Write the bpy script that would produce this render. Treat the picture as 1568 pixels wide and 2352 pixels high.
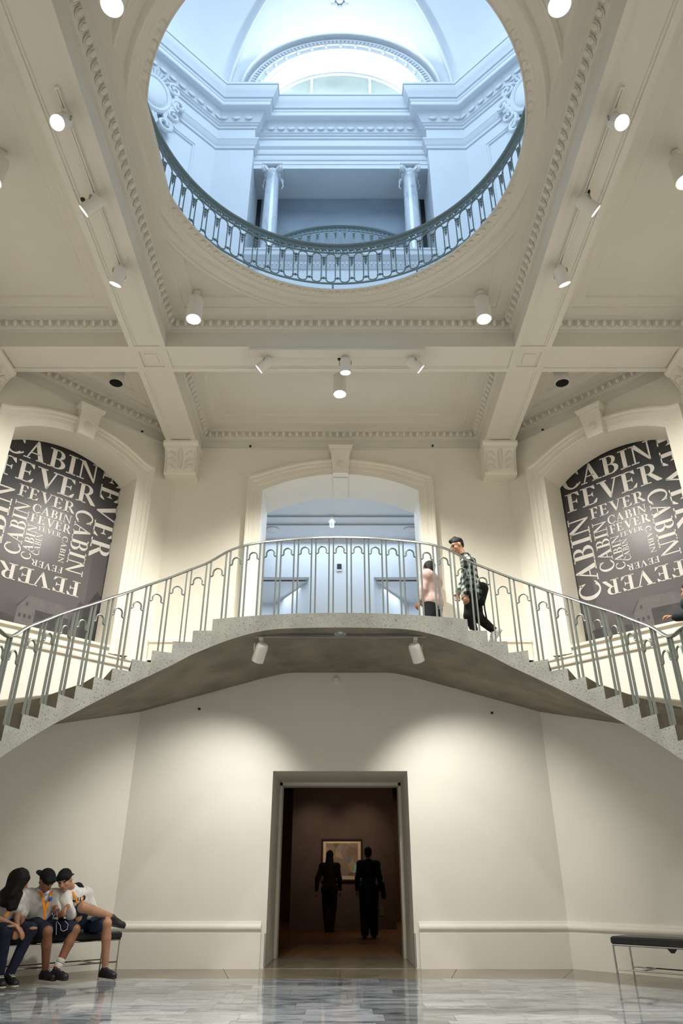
import bpy, math, random
import numpy as np
from mathutils import Vector, Matrix
from mathutils.geometry import tessellate_polygon

random.seed(7)
scene = bpy.context.scene
for o in list(bpy.data.objects):
    bpy.data.objects.remove(o)
COL = scene.collection
R = math.radians

# ------------------------------------------------------------------ camera
EYE = Vector((0.02, 0.0, 1.05))
PITCH = R(28.0)
FPX = 1600.0                      # focal length in pixels of the 1568 x 2352 frame
cam_d = bpy.data.cameras.new('camera')
cam_d.sensor_fit = 'VERTICAL'
cam_d.sensor_height = 36.0
cam_d.lens = 36.0 * FPX / 2352.0
cam_d.clip_start = 0.05
cam_d.clip_end = 200
cam = bpy.data.objects.new('camera', cam_d)
cam.location = EYE
cam.rotation_euler = (R(90) + PITCH, 0, 0)
COL.objects.link(cam)
scene.camera = cam

# ------------------------------------------------------------------ world, exposure, large lights
world = bpy.data.worlds.new('world')
scene.world = world
world.use_nodes = True
world.node_tree.nodes['Background'].inputs[0].default_value = (0.55, 0.72, 1.0, 1)
world.node_tree.nodes['Background'].inputs[1].default_value = 0.05
scene.view_settings.view_transform = 'Standard'
scene.view_settings.look = 'None'
scene.view_settings.gamma = 1.0
scene.view_settings.use_curve_mapping = False
scene.view_settings.exposure = 0.08
scene.cycles.max_bounces = 6
scene.cycles.diffuse_bounces = 4
scene.cycles.glossy_bounces = 3
scene.cycles.adaptive_threshold = 0.1
scene.cycles.sample_clamp_indirect = 8.0
scene.cycles.use_denoising = True

NEUTRAL = (1.0, 0.975, 0.88)
DAY = (0.57, 0.775, 1.0)

def area(name, loc, size, size_y, power, col, direction, spread=180):
    d = bpy.data.lights.new(name, 'AREA')
    d.shape = 'RECTANGLE'
    d.size, d.size_y, d.energy, d.color = size, size_y, power, col
    d.spread = R(spread)
    o = bpy.data.objects.new(name, d)
    o.location = loc
    o.rotation_euler = Vector(direction).to_track_quat('-Z', 'Y').to_euler()
    COL.objects.link(o)
    return o

# daylight entering by the dome skylight, cove lamps hidden in the lunette sills, and an unseen fill added under the upper lobby's ceiling
area('skylight_daylight', (0, 5.49, 22.3), 4.6, 4.6, 710, DAY, (0, 0, -1))
area('lunette_cove_lamp', (0, 11.55, 19.72), 3.4, 0.30, 95, (0.80, 0.92, 1.0), (0, -0.15, 1))
area('lobby_fill', (0, 13.6, 7.9), 3.6, 1.4, 48, (0.62, 0.80, 1.0), (0, 0, -1))

area('passage_fill', (0, 15.1, 6.95), 7.0, 0.7, 48, (0.70, 0.84, 1.0), (0, 0, -1))  # added fill without a fixture, brightens the side passages behind the lobby

# ------------------------------------------------------------------ helpers
def ray(x, y):
    u, v = x - 784.0, y - 1176.0
    return Vector((u, FPX * math.cos(PITCH) + v * math.sin(PITCH), FPX * math.sin(PITCH) - v * math.cos(PITCH)))
def at_plane(x, y, p0, n):
    r = ray(x, y)
    return EYE + r * ((Vector(p0) - EYE).dot(Vector(n)) / r.dot(Vector(n)))
def at_y(x, y, Y): return at_plane(x, y, (0, Y, 0), (0, 1, 0))
def at_z(x, y, Z): return at_plane(x, y, (0, 0, Z), (0, 0, 1))

class MB:
    """Collects geometry for ONE mesh object."""
    def __init__(self):
        self.v, self.f = [], []
    def add(self, vs, fs):
        b = len(self.v)
        self.v += [tuple(p) for p in vs]
        self.f += [tuple(i + b for i in f) for f in fs]
        return self
    def box(self, x0, x1, y0, y1, z0, z1, T=None):
        vs = [Vector((x, y, z)) for z in (z0, z1) for x, y in ((x0, y0), (x1, y0), (x1, y1), (x0, y1))]
        if T is not None:
            vs = [T @ p for p in vs]
        return self.hexa(vs[:4], vs[4:])
    def bbox(self, x0, x1, y0, y1, z0, z1, c=0.01, T=None):
        """box with chamfered edges"""
        vs = []
        for (dx, dy, dz) in [(c, c, 0), (c, 0, c), (0, c, c)]:
            for z, sz in ((z0, 1), (z1, -1)):
                for x, y, sx, sy in ((x0, y0, 1, 1), (x1, y0, -1, 1), (x1, y1, -1, -1), (x0, y1, 1, -1)):
                    vs.append(Vector((x + sx * dx, y + sy * dy, z + sz * dz)))
        if T is not None:
            vs = [T @ p for p in vs]
        A, B, C = 0, 8, 16
        f = [(A, A+1, A+2, A+3)[::-1], (A+4, A+5, A+6, A+7)]
        for i in range(4):
            j = (i + 1) % 4
            if i % 2 == 0:                      # y faces
                f.append((B+i, B+j, B+4+j, B+4+i))
                f += [(A+i, A+j, B+j, B+i), (B+4+i, B+4+j, A+4+j, A+4+i)]
            else:                               # x faces
                f.append((C+i, C+j, C+4+j, C+4+i))
                f += [(A+i, A+j, C+j, C+i), (C+4+i, C+4+j, A+4+j, A+4+i)]
        for i in range(4):
            f += [(A+i, B+i, C+i), (A+4+i, B+4+i, C+4+i), (B+i, C+i, C+4+i, B+4+i)]
        return self.add(vs, f)
    def hexa(self, b, t):
        return self.add(list(b) + list(t), [(3, 2, 1, 0), (4, 5, 6, 7), (0, 1, 5, 4), (1, 2, 6, 5), (2, 3, 7, 6), (3, 0, 4, 7)])
    def grid(self, rows, closed_u=False, closed_v=False):
        n, m = len(rows), len(rows[0])
        fs = []
        for i in range(n if closed_u else n - 1):
            for j in range(m if closed_v else m - 1):
                i2, j2 = (i + 1) % n, (j + 1) % m
                fs.append((i * m + j, i * m + j2, i2 * m + j2, i2 * m + j))
        return self.add([p for r in rows for p in r], fs)
    def lathe(self, prof, c=(0, 0, 0), n=24, T=None, closed=False, a0=0.0, a1=2 * math.pi):
        full = abs(a1 - a0 - 2 * math.pi) < 1e-6
        rows = []
        k = n if full else n + 1
        for i in range(k):
            a = a0 + (a1 - a0) * i / n
            row = [Vector((r * math.cos(a), r * math.sin(a), z)) for r, z in prof]
            row = [(T @ p if T is not None else p) + Vector(c) for p in row]
            rows.append(row)
        return self.grid(rows, closed_u=full, closed_v=closed)
    def tube(self, path, r, n=8, closed=False, flat=None):
        path = [Vector(p) for p in path]
        rows, L = [], len(path)
        up = None
        for i, p in enumerate(path):
            if closed:
                t = path[(i + 1) % L] - path[i - 1]
            else:
                t = path[min(i + 1, L - 1)] - path[max(i - 1, 0)]
            t.normalize()
            if up is None:
                up = Vector((0, 0, 1)) if abs(t.z) < 0.9 else Vector((0, 1, 0))
            s = t.cross(up)
            if s.length < 1e-6:
                s = t.orthogonal()
            s.normalize()
            up = s.cross(t).normalized()
            rr = r[i] if isinstance(r, (list, tuple)) else r
            ku = flat if flat else 1.0
            rows.append([p + s * (rr * math.cos(2 * math.pi * j / n)) + up * (rr * ku * math.sin(2 * math.pi * j / n)) for j in range(n)])
        b = len(self.v)
        self.grid(rows, closed_u=closed, closed_v=True)
        if not closed:
            self.f.append(tuple(b + j for j in range(n))[::-1])
            self.f.append(tuple(b + (L - 1) * n + j for j in range(n)))
        return self
    def sweep(self, path, prof, closed=False, side=1, cap=True):
        """profile (offset, z) along a plan path, mitred at the corners; offset goes to the left of travel times side"""
        P = [Vector((p[0], p[1])) for p in path]
        L = len(P)
        rows = []
        for i in range(L):
            def nrm(a, b):
                d = (b - a).normalized()
                return Vector((-d.y, d.x)) * side
            if closed:
                n1, n2 = nrm(P[i - 1], P[i]), nrm(P[i], P[(i + 1) % L])
            else:
                n1 = nrm(P[i - 1], P[i]) if i > 0 else nrm(P[0], P[1])
                n2 = nrm(P[i], P[i + 1]) if i < L - 1 else n1
            m = n1 + n2
            m = m / max(0.2, (1 + n1.dot(n2)))
            rows.append([Vector((P[i].x + m.x * o, P[i].y + m.y * o, z)) for o, z in prof])
        b = len(self.v)
        self.grid(rows, closed_u=closed)
        if cap and not closed:
            m = len(prof)
            self.f.append(tuple(b + j for j in range(m)))
            self.f.append(tuple(b + (L - 1) * m + j for j in range(m))[::-1])
        return self
    def prism(self, poly, ext):
        """planar polygon (3-D points) extruded by a vector"""
        poly = [Vector(p) for p in poly]
        ext = Vector(ext)
        n = len(poly)
        tris = tessellate_polygon([poly])
        b = len(self.v)
        self.v += [tuple(p) for p in poly] + [tuple(p + ext) for p in poly]
        self.f += [tuple(b + i for i in t) for t in tris] + [tuple(b + n + i for i in t[::-1]) for t in tris]
        self.f += [(b + i, b + (i + 1) % n, b + n + (i + 1) % n, b + n + i) for i in range(n)]
        return self
    def plate(self, outer, holes=()):
        """flat polygon with holes (3-D points)"""
        loops = [[Vector(p) for p in outer]] + [[Vector(p) for p in h] for h in holes]
        tris = tessellate_polygon(loops)
        return self.add([p for l in loops for p in l], tris)
    def ball(self, c, r, n=10, m=6, T=None):
        rx, ry, rz = (r, r, r) if not isinstance(r, (tuple, list)) else r
        rows = []
        for i in range(m + 1):
            a = -math.pi / 2 + math.pi * i / m
            row = []
            for j in range(n):
                b = 2 * math.pi * j / n
                p = Vector((rx * math.cos(a) * math.cos(b), ry * math.cos(a) * math.sin(b), rz * math.sin(a)))
                row.append((T @ p if T is not None else p) + Vector(c))
            rows.append(row)
        return self.grid(rows, closed_v=True)
    def mesh(self, name, smooth=True, off=None):
        me = bpy.data.meshes.new(name)
        vs = self.v if off is None else [tuple(Vector(p) - off) for p in self.v]
        me.from_pydata(vs, [], self.f)
        if smooth:
            me.polygons.foreach_set('use_smooth', [True] * len(me.polygons))
            me.set_sharp_from_angle(angle=R(34))
        me.update()
        return me
    def build(self, name, material, parent=None, smooth=True, **props):
        off = Vector(parent.location) if parent is not None and parent.parent is None else None
        if parent is not None and parent.parent is not None:
            off = Vector(parent.location) + Vector(parent.parent.location)
        me = self.mesh(name, smooth, off)
        me.materials.append(material)
        return link(name, me, parent, **props)

def link(name, me, parent=None, **props):
    o = bpy.data.objects.new(name, me)
    COL.objects.link(o)
    if parent is not None:
        o.parent = parent
    for k, val in props.items():
        o[k] = val
    return o
def inst(name, me, parent, loc, rot=None):
    """an alike piece that shares mesh data"""
    o = bpy.data.objects.new(name, me)
    COL.objects.link(o)
    o.parent = parent
    T = Matrix.Translation(loc)
    if rot is not None:
        T = T @ (rot.to_4x4() if isinstance(rot, Matrix) else Matrix.Rotation(rot, 4, 'Z'))
    P = parent
    base = Matrix.Identity(4)
    while P is not None:
        base = Matrix.Translation(P.location) @ base
        P = P.parent
    o.matrix_basis = base.inverted() @ T
    return o
def thing(name, label, cat, loc=(0, 0, 0), group=None):
    o = bpy.data.objects.new(name, None)
    o.empty_display_size = 0.1
    COL.objects.link(o)
    o.location = loc
    o['label'], o['category'] = label, cat
    if group:
        o['group'] = group
    return o
def tag(o, label, cat, group=None):
    o['label'], o['category'] = label, cat
    if group:
        o['group'] = group
    return o
def frame(z, x=None):
    """3x3 matrix whose Z axis is z"""
    z = Vector(z).normalized()
    x = Vector(x) if x is not None else (Vector((0, 0, 1)) if abs(z.z) < 0.95 else Vector((0, 1, 0)))
    x = (x - z * x.dot(z)).normalized()
    y = z.cross(x)
    return Matrix((x, y, z)).transposed()

# ------------------------------------------------------------------ materials
MATS = {}
def mat(name, col, rough=0.6, metal=0.0, var=None, bump=None, emit=None, strength=0.0, obj_random=0.0, coat=0.0, spec=0.5, coord='Object'):
    m = bpy.data.materials.new(name)
    m.use_nodes = True
    nt = m.node_tree
    N, L = nt.nodes, nt.links
    b = N['Principled BSDF']
    b.inputs['Base Color'].default_value = (*col, 1)
    b.inputs['Roughness'].default_value = rough
    b.inputs['Metallic'].default_value = metal
    b.inputs['Specular IOR Level'].default_value = spec
    if coat:
        b.inputs['Coat Weight'].default_value = coat
        b.inputs['Coat Roughness'].default_value = 0.08
    tc = N.new('ShaderNodeTexCoord')
    src = None
    if var:
        n = N.new('ShaderNodeTexNoise')
        n.inputs['Scale'].default_value = var[0]
        n.inputs['Detail'].default_value = 5
        L.new(tc.outputs[coord], n.inputs['Vector'])
        r = N.new('ShaderNodeValToRGB')
        a = var[1]
        lo = [max(0, c * (1 - a)) for c in col]
        hi = [min(1, c * (1 + a)) for c in col]
        if len(var) > 2:
            lo = var[2]
        r.color_ramp.elements[0].position = 0.32
        r.color_ramp.elements[1].position = 0.68
        r.color_ramp.elements[0].color = (*lo, 1)
        r.color_ramp.elements[1].color = (*hi, 1)
        L.new(n.outputs['Fac'], r.inputs['Fac'])
        src = r.outputs['Color']
    if obj_random:
        oi = N.new('ShaderNodeObjectInfo')
        mr = N.new('ShaderNodeMapRange')
        mr.inputs['To Min'].default_value = 1 - obj_random
        mr.inputs['To Max'].default_value = 1 + obj_random * 0.4
        L.new(oi.outputs['Random'], mr.inputs['Value'])
        hs = N.new('ShaderNodeHueSaturation')
        L.new(mr.outputs['Result'], hs.inputs['Value'])
        if src:
            L.new(src, hs.inputs['Color'])
        else:
            hs.inputs['Color'].default_value = (*col, 1)
        src = hs.outputs['Color']
    if src:
        L.new(src, b.inputs['Base Color'])
    if bump:
        n2 = N.new('ShaderNodeTexNoise')
        n2.inputs['Scale'].default_value = bump[0]
        n2.inputs['Detail'].default_value = 4
        L.new(tc.outputs[coord], n2.inputs['Vector'])
        bp = N.new('ShaderNodeBump')
        bp.inputs['Strength'].default_value = bump[1]
        bp.inputs['Distance'].default_value = 0.01
        L.new(n2.outputs['Fac'], bp.inputs['Height'])
        L.new(bp.outputs['Normal'], b.inputs['Normal'])
    if emit:
        b.inputs['Emission Color'].default_value = (*emit, 1)
        b.inputs['Emission Strength'].default_value = strength
        m.cycles.emission_sampling = 'NONE'
    MATS[name] = m
    return m

M_wall = mat('cream_wall_paint', (0.82, 0.775, 0.685), 0.55, var=(1.3, 0.02), bump=(55, 0.06))
M_lower = mat('off_white_wall_paint', (0.81, 0.78, 0.715), 0.55, var=(1.1, 0.02), bump=(60, 0.06))
M_ceil = mat('cream_plaster', (0.71, 0.675, 0.605), 0.6, var=(1.5, 0.02), bump=(40, 0.05))
M_orn = mat('cream_plaster_ornament', (0.74, 0.70, 0.625), 0.6)
M_white = mat('white_plaster', (0.75, 0.77, 0.79), 0.6, var=(1.2, 0.02))
M_grey = mat('grey_screen_wall', (0.30, 0.35, 0.40), 0.7, var=(2, 0.05))
M_dark = mat('brown_gallery_paint', (0.12, 0.085, 0.076), 0.8, var=(2, 0.08))
M_black = mat('black_paint', (0.012, 0.012, 0.013), 0.6)
M_wood = mat('gallery_wood_floor', (0.20, 0.095, 0.035), 0.45, var=(6, 0.25))
M_conc = mat('board_marked_concrete', (0.235, 0.205, 0.16), 0.75, var=(2.2, 0.22), bump=(30, 0.25))
M_steel = mat('brushed_steel', (0.42, 0.44, 0.44), 0.28, 0.95)
M_chrome = mat('chrome', (0.42, 0.42, 0.43), 0.10, 1.0)
M_rail = mat('grey_green_painted_iron', (0.225, 0.25, 0.235), 0.4, 0.35)
M_iron = mat('patinated_iron', (0.20, 0.245, 0.235), 0.42, 0.2)
M_wfix = mat('white_fixture_enamel', (0.78, 0.75, 0.70), 0.35)
M_lamp = mat('lamp_glow', (1, 1, 1), 0.5, emit=(1.0, 0.97, 0.92), strength=9.0)
M_lampc = mat('lamp_glow_cool', (1, 1, 1), 0.5, emit=(0.86, 0.92, 1.0), strength=9.0)
M_refl = mat('lamp_reflector', (0.85, 0.85, 0.85), 0.4, 0.5)
M_leather = mat('black_leather', (0.012, 0.012, 0.012), 0.38, bump=(120, 0.15))
M_letter = mat('white_print', (0.74, 0.70, 0.66), 0.32)
def node_mat(name, rough=0.5, spec=0.5):
    m = bpy.data.materials.new(name)
    m.use_nodes = True
    N, L = m.node_tree.nodes, m.node_tree.links
    b = N['Principled BSDF']
    b.inputs['Roughness'].default_value = rough
    b.inputs['Specular IOR Level'].default_value = spec
    return m, N, L, b
def ramp(N, stops):
    r = N.new('ShaderNodeValToRGB')
    e = r.color_ramp.elements
    e[0].position, e[0].color = stops[0][0], (*stops[0][1], 1)
    e[1].position, e[1].color = stops[-1][0], (*stops[-1][1], 1)
    for p, c in stops[1:-1]:
        k = e.new(p)
        k.color = (*c, 1)
    return r

def marble(name, stops, scale, rough, rnd=0.0, stretch=(1, 1, 1)):
    m, N, L, b = node_mat(name, rough, 1.0 if rough < 0.1 else 0.5)
    tc = N.new('ShaderNodeTexCoord')
    oi = N.new('ShaderNodeObjectInfo')
    sc = N.new('ShaderNodeVectorMath'); sc.operation = 'SCALE'
    sc.inputs[0].default_value = (37.0, 19.0, 53.0)
    L.new(oi.outputs['Random'], sc.inputs['Scale'])
    ad = N.new('ShaderNodeVectorMath'); ad.operation = 'ADD'
    L.new(tc.outputs['Object'], ad.inputs[0]); L.new(sc.outputs[0], ad.inputs[1])
    mp = N.new('ShaderNodeMapping'); mp.inputs['Scale'].default_value = stretch
    L.new(ad.outputs[0], mp.inputs['Vector'])
    n = N.new('ShaderNodeTexNoise')
    n.inputs['Scale'].default_value = scale
    n.inputs['Detail'].default_value = 8
    n.inputs['Roughness'].default_value = 0.62
    n.inputs['Distortion'].default_value = 1.6
    L.new(mp.outputs['Vector'], n.inputs['Vector'])
    r = ramp(N, stops)
    L.new(n.outputs['Fac'], r.inputs['Fac'])
    mr = N.new('ShaderNodeMapRange')
    mr.inputs['To Min'].default_value = 1 - rnd
    mr.inputs['To Max'].default_value = 1 + rnd * 0.25
    pw = N.new('ShaderNodeMath'); pw.operation = 'POWER'; pw.inputs[1].default_value = 0.55
    L.new(oi.outputs['Random'], pw.inputs[0]); L.new(pw.outputs[0], mr.inputs['Value'])
    hs = N.new('ShaderNodeHueSaturation')
    L.new(mr.outputs['Result'], hs.inputs['Value']); L.new(r.outputs['Color'], hs.inputs['Color'])
    L.new(hs.outputs['Color'], b.inputs['Base Color'])
    return m
M_marble = marble('pale_grey_marble', [(0.25, (0.06, 0.075, 0.105)), (0.37, (0.15, 0.17, 0.20)), (0.5, (0.36, 0.38, 0.41)), (0.8, (0.52, 0.54, 0.575))], 1.5, 0.06, 0.55, (1.0, 2.6, 1))
M_border = marble('brown_grey_stone', [(0.3, (0.16, 0.13, 0.095)), (0.7, (0.27, 0.225, 0.165))], 2.2, 0.2, 0.12)
M_column = marble('veined_white_marble', [(0.3, (0.42, 0.47, 0.54)), (0.5, (0.68, 0.72, 0.76)), (0.8, (0.78, 0.80, 0.82))], 2.6, 0.25, 0.0, (1.4, 1.4, 0.5))

# speckled terrazzo-like concrete of the stair's outer face: pits and aggregate
m, N, L, b = node_mat('exposed_aggregate_concrete', 0.8)
tc = N.new('ShaderNodeTexCoord')
vo = N.new('ShaderNodeTexVoronoi'); vo.inputs['Scale'].default_value = 30
n1 = N.new('ShaderNodeTexNoise'); n1.inputs['Scale'].default_value = 3.0; n1.inputs['Detail'].default_value = 6
n2 = N.new('ShaderNodeTexNoise'); n2.inputs['Scale'].default_value = 52; n2.inputs['Detail'].default_value = 3
for q in (vo, n1, n2):
    L.new(tc.outputs['Object'], q.inputs['Vector'])
r1 = ramp(N, [(0.3, (0.29, 0.295, 0.27)), (0.7, (0.40, 0.40, 0.365))])
L.new(n1.outputs['Fac'], r1.inputs['Fac'])
r2 = ramp(N, [(0.58, (1, 1, 1)), (0.70, (0.38, 0.38, 0.37))])
L.new(n2.outputs['Fac'], r2.inputs['Fac'])
mx = N.new('ShaderNodeMix'); mx.data_type = 'RGBA'; mx.blend_type = 'MULTIPLY'; mx.inputs['Factor'].default_value = 1
L.new(r1.outputs['Color'], mx.inputs['A']); L.new(r2.outputs['Color'], mx.inputs['B'])
L.new(mx.outputs['Result'], b.inputs['Base Color'])
bp = N.new('ShaderNodeBump'); bp.inputs['Strength'].default_value = 0.4; bp.inputs['Distance'].default_value = 0.01
L.new(n2.outputs['Fac'], bp.inputs['Height']); bp.invert = True
L.new(bp.outputs['Normal'], b.inputs['Normal'])
M_agg = m

# banner print: nearly black at the head, grey mauve sky and ground below (printed tones)
m, N, L, b = node_mat('banner_print', 0.31, 0.55)
tc = N.new('ShaderNodeTexCoord')
sx = N.new('ShaderNodeSeparateXYZ'); L.new(tc.outputs['Object'], sx.inputs[0])
mr = N.new('ShaderNodeMapRange'); mr.inputs['From Min'].default_value = 0.0; mr.inputs['From Max'].default_value = 3.3
nz = N.new('ShaderNodeTexNoise'); nz.inputs['Scale'].default_value = 2.4; nz.inputs['Detail'].default_value = 6
L.new(tc.outputs['Object'], nz.inputs['Vector'])
ma = N.new('ShaderNodeMath'); ma.operation = 'MULTIPLY_ADD'; ma.inputs[1].default_value = 0.55; ma.inputs[2].default_value = -0.27
L.new(nz.outputs['Fac'], ma.inputs[0])
m2 = N.new('ShaderNodeMath'); m2.operation = 'ADD'
L.new(sx.outputs['Z'], m2.inputs[0]); L.new(ma.outputs[0], m2.inputs[1])
L.new(m2.outputs[0], mr.inputs['Value'])
r = ramp(N, [(0.0, (0.060, 0.053, 0.058)), (0.12, (0.105, 0.092, 0.098)), (0.45, (0.088, 0.078, 0.086)), (0.68, (0.040, 0.037, 0.043)), (0.9, (0.016, 0.0155, 0.018))])
L.new(mr.outputs['Result'], r.inputs['Fac']); L.new(r.outputs['Color'], b.inputs['Base Color'])
M_banner = m
M_print_dark = mat('print_dark_grey', (0.040, 0.036, 0.039), 0.4, var=(6, 0.35))
M_print_mid = mat('print_mid_grey', (0.125, 0.112, 0.116), 0.4, var=(8, 0.12))

def fabric(name, col, rough=0.85, var=(14, 0.12)):
    return mat(name, col, rough, var=var, bump=(220, 0.25), spec=0.25)
M_skin1 = mat('light_tan_skin', (0.46, 0.235, 0.14), 0.5, var=(9, 0.10))
M_skin2 = mat('warm_brown_skin', (0.27, 0.115, 0.062), 0.5, var=(9, 0.10))
M_skin3 = mat('peach_skin', (0.50, 0.26, 0.165), 0.5, var=(9, 0.10))
M_hair = mat('black_hair', (0.010, 0.009, 0.009), 0.62, var=(40, 0.4), bump=(90, 0.5), spec=0.25)
M_wtee = fabric('white_cotton', (0.76, 0.735, 0.715))
M_pink = fabric('dusty_pink_knit', (0.52, 0.37, 0.35))
M_blk = fabric('black_cloth', (0.012, 0.012, 0.014))
M_navy = fabric('navy_cloth', (0.016, 0.020, 0.042))
M_denim = fabric('dark_blue_denim', (0.026, 0.040, 0.075), var=(9, 0.45))
M_denimw = fabric('worn_blue_denim', (0.10, 0.15, 0.24), var=(12, 0.3))
M_charc = fabric('charcoal_jacket', (0.035, 0.042, 0.048))
M_orange = fabric('orange_ribbon', (0.80, 0.26, 0.02))
M_shoe = mat('black_shoe', (0.011, 0.011, 0.012), 0.5, bump=(90, 0.2))
M_wshoe = mat('white_shoe', (0.68, 0.68, 0.68), 0.5)
M_sole = mat('pale_rubber', (0.62, 0.58, 0.50), 0.6)
M_sock_w = fabric('white_sock', (0.66, 0.62, 0.58))
M_sock_r = fabric('maroon_sock', (0.20, 0.025, 0.035))
M_blue = mat('blue_badge', (0.03, 0.10, 0.42), 0.3)
M_dkprint = mat('black_screen', (0.006, 0.006, 0.007), 0.15)
# checked flannel
m, N, L, b = node_mat('black_and_green_check', 0.9, 0.25)
tc = N.new('ShaderNodeTexCoord')
sep = N.new('ShaderNodeSeparateXYZ'); L.new(tc.outputs['Object'], sep.inputs[0])
hv = []
for ax, per in (('X', 0.10), ('Z', 0.10)):
    d = N.new('ShaderNodeMath'); d.operation = 'DIVIDE'; d.inputs[1].default_value = per
    L.new(sep.outputs[ax], d.inputs[0])
    fr = N.new('ShaderNodeMath'); fr.operation = 'FRACT'; L.new(d.outputs[0], fr.inputs[0])
    g = N.new('ShaderNodeMath'); g.operation = 'GREATER_THAN'; g.inputs[1].default_value = 0.48
    L.new(fr.outputs[0], g.inputs[0]); hv.append(g)
s = N.new('ShaderNodeMath'); s.operation = 'ADD'
L.new(hv[0].outputs[0], s.inputs[0]); L.new(hv[1].outputs[0], s.inputs[1])
h2 = N.new('ShaderNodeMath'); h2.operation = 'MULTIPLY'; h2.inputs[1].default_value = 0.5; L.new(s.outputs[0], h2.inputs[0])
r = ramp(N, [(0.1, (0.012, 0.014, 0.015)), (0.5, (0.075, 0.095, 0.085)), (0.95, (0.40, 0.44, 0.40))])
r.color_ramp.interpolation = 'CONSTANT'
r.color_ramp.elements[0].position = 0.0; r.color_ramp.elements[1].position = 0.4; r.color_ramp.elements[2].position = 0.8
L.new(h2.outputs[0], r.inputs['Fac']); L.new(r.outputs['Color'], b.inputs['Base Color'])
M_plaid = m
# ================================================================== THE SETTING
CX, CY = -0.04, 5.49              # axis of the round opening
H, W = 3.22, 5.94                 # half a front wall, apothem
YB, YN = 11.43, -0.45             # far wall, near wall
OCT = [(-H, YB), (H, YB), (W, YB - (W - H)), (W, YN + (W - H)), (H, YN), (-H, YN), (-W, YN + (W - H)), (-W, YB - (W - H))]
Z_LAND, RISE = 4.32, 0.165
Z_CEIL, Z_BEAM = 9.0, 8.41

def arc_pts(half, z_spring, rise, n=24):
    """segmental arch from +half to -half"""
    rad = (half * half + rise * rise) / (2 * rise)
    a = math.asin(half / rad)
    return [(rad * math.sin(a - 2 * a * i / n), z_spring + rise - rad + rad * math.cos(a - 2 * a * i / n)) for i in range(n + 1)]
def arch_hole(c, half, z0, z_spring, rise, n=24):
    return [(c - half, z0), (c + half, z0)] + [(c + u, z) for u, z in arc_pts(half, z_spring, rise, n)]

def facet(A, B):
    """frame of a wall seen from inside, left to right"""
    A, B = Vector((*A, 0)), Vector((*B, 0))
    u = (B - A).normalized()
    n_out = Vector((-u.y, u.x, 0))
    return A, u, n_out, (B - A).length
def wall(name, A, B, z0, z1, holes, material, kind='structure'):
    A, u, n, L = facet(A, B)
    P = lambda s, z, d=0: A + u * s + n * d + Vector((0, 0, z))
    mb = MB()
    loops = [[P(a, b) for a, b in h['poly']] for h in holes]
    mb.plate([P(0, z0), P(L, z0), P(L, z1), P(0, z1)], loops)
    for h, lp in zip(holes, loops):
        k = len(lp)
        back = [p + n * h['depth'] for p in lp]
        mb.add(lp + back, [(i, (i + 1) % k, k + (i + 1) % k, k + i) for i in range(k)])
    o = mb.build(name, material)
    o['kind'] = kind
    return o, P

# ---- floor: slabs laid in courses, with a darker border along the walls
fl = MB()
fl.prism([(x, y, -0.20) for x, y in OCT], (0, 0, 0.188))
floor = fl.build('floor', M_border)
floor['kind'] = 'structure'
def inset(poly, d):
    out = []
    n = len(poly)
    for i in range(n):
        a, b, c = Vector(poly[i - 1]), Vector(poly[i]), Vector(poly[(i + 1) % n])
        n1 = (b - a).normalized(); n1 = Vector((n1.y, -n1.x))
        n2 = (c - b).normalized(); n2 = Vector((n2.y, -n2.x))
        m = (n1 + n2) / (1 + n1.dot(n2))
        out.append((b.x + m.x * d, b.y + m.y * d))
    return out
INNER = inset(OCT, 1.13)
def clip(poly, a, b):
    """keep the part of poly on the inner (right-hand) side of a->b"""
    out = []
    f = lambda p: (b[0] - a[0]) * (p[1] - a[1]) - (b[1] - a[1]) * (p[0] - a[0])
    for i in range(len(poly)):
        p, q = poly[i - 1], poly[i]
        fp, fq = f(p), f(q)
        if (fp <= 0) != (fq <= 0):
            t = fp / (fp - fq)
            out.append((p[0] + t * (q[0] - p[0]), p[1] + t * (q[1] - p[1])))
        if fq <= 0:
            out.append(q)
    return out
def convex_clip(poly, region):
    for i in range(len(region)):
        poly = clip(poly, region[i], region[(i + 1) % len(region)])
        if len(poly) < 3:
            return None
    return poly
def slab(poly, name, material):
    c = Vector((sum(p[0] for p in poly) / len(poly), sum(p[1] for p in poly) / len(poly), 0))
    mb = MB()
    mb.prism([Vector((x, y, -0.012)) - c for x, y in poly], (0, 0, 0.012))
    me = mb.mesh(name, smooth=False)
    me.materials.append(material)
    o = link(name, me, floor)
    o.location = c
rng = random.Random(11)
y = INNER[0][1]
g = 0.0012
while y > 1.9:
    x = -5.2 - rng.random() * 0.8
    while x < 5.0:
        L = rng.choice((0.62, 0.78, 0.95, 1.1, 1.28))
        p = convex_clip([(x + g, y - 0.33 + g), (x + g, y - g), (x + L - g, y - g), (x + L - g, y - 0.33 + g)], INNER)
        if p:
            slab(p, 'marble_tile', M_marble)
        x += L
    y -= 0.33
p = convex_clip([(-6, -2), (-6, y - g), (6, y - g), (6, -2)], INNER)
near = MB(); near.prism([(a, b, -0.012) for a, b in p], (0, 0, 0.0119))
near.build('marble_field', M_marble, floor)
for i in range(8):
    A, B, C, D = OCT[i], OCT[(i + 1) % 8], INNER[(i + 1) % 8], INNER[i]
    k = 4
    for j in range(k):
        mixp = lambda P, Q, t: (P[0] + (Q[0] - P[0]) * t, P[1] + (Q[1] - P[1]) * t)
        t0, t1 = j / k + 0.0006, (j + 1) / k - 0.0006
        slab([mixp(A, B, t0), mixp(A, B, t1), mixp(D, C, t1), mixp(D, C, t0)], 'border_slab', M_border)

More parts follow.
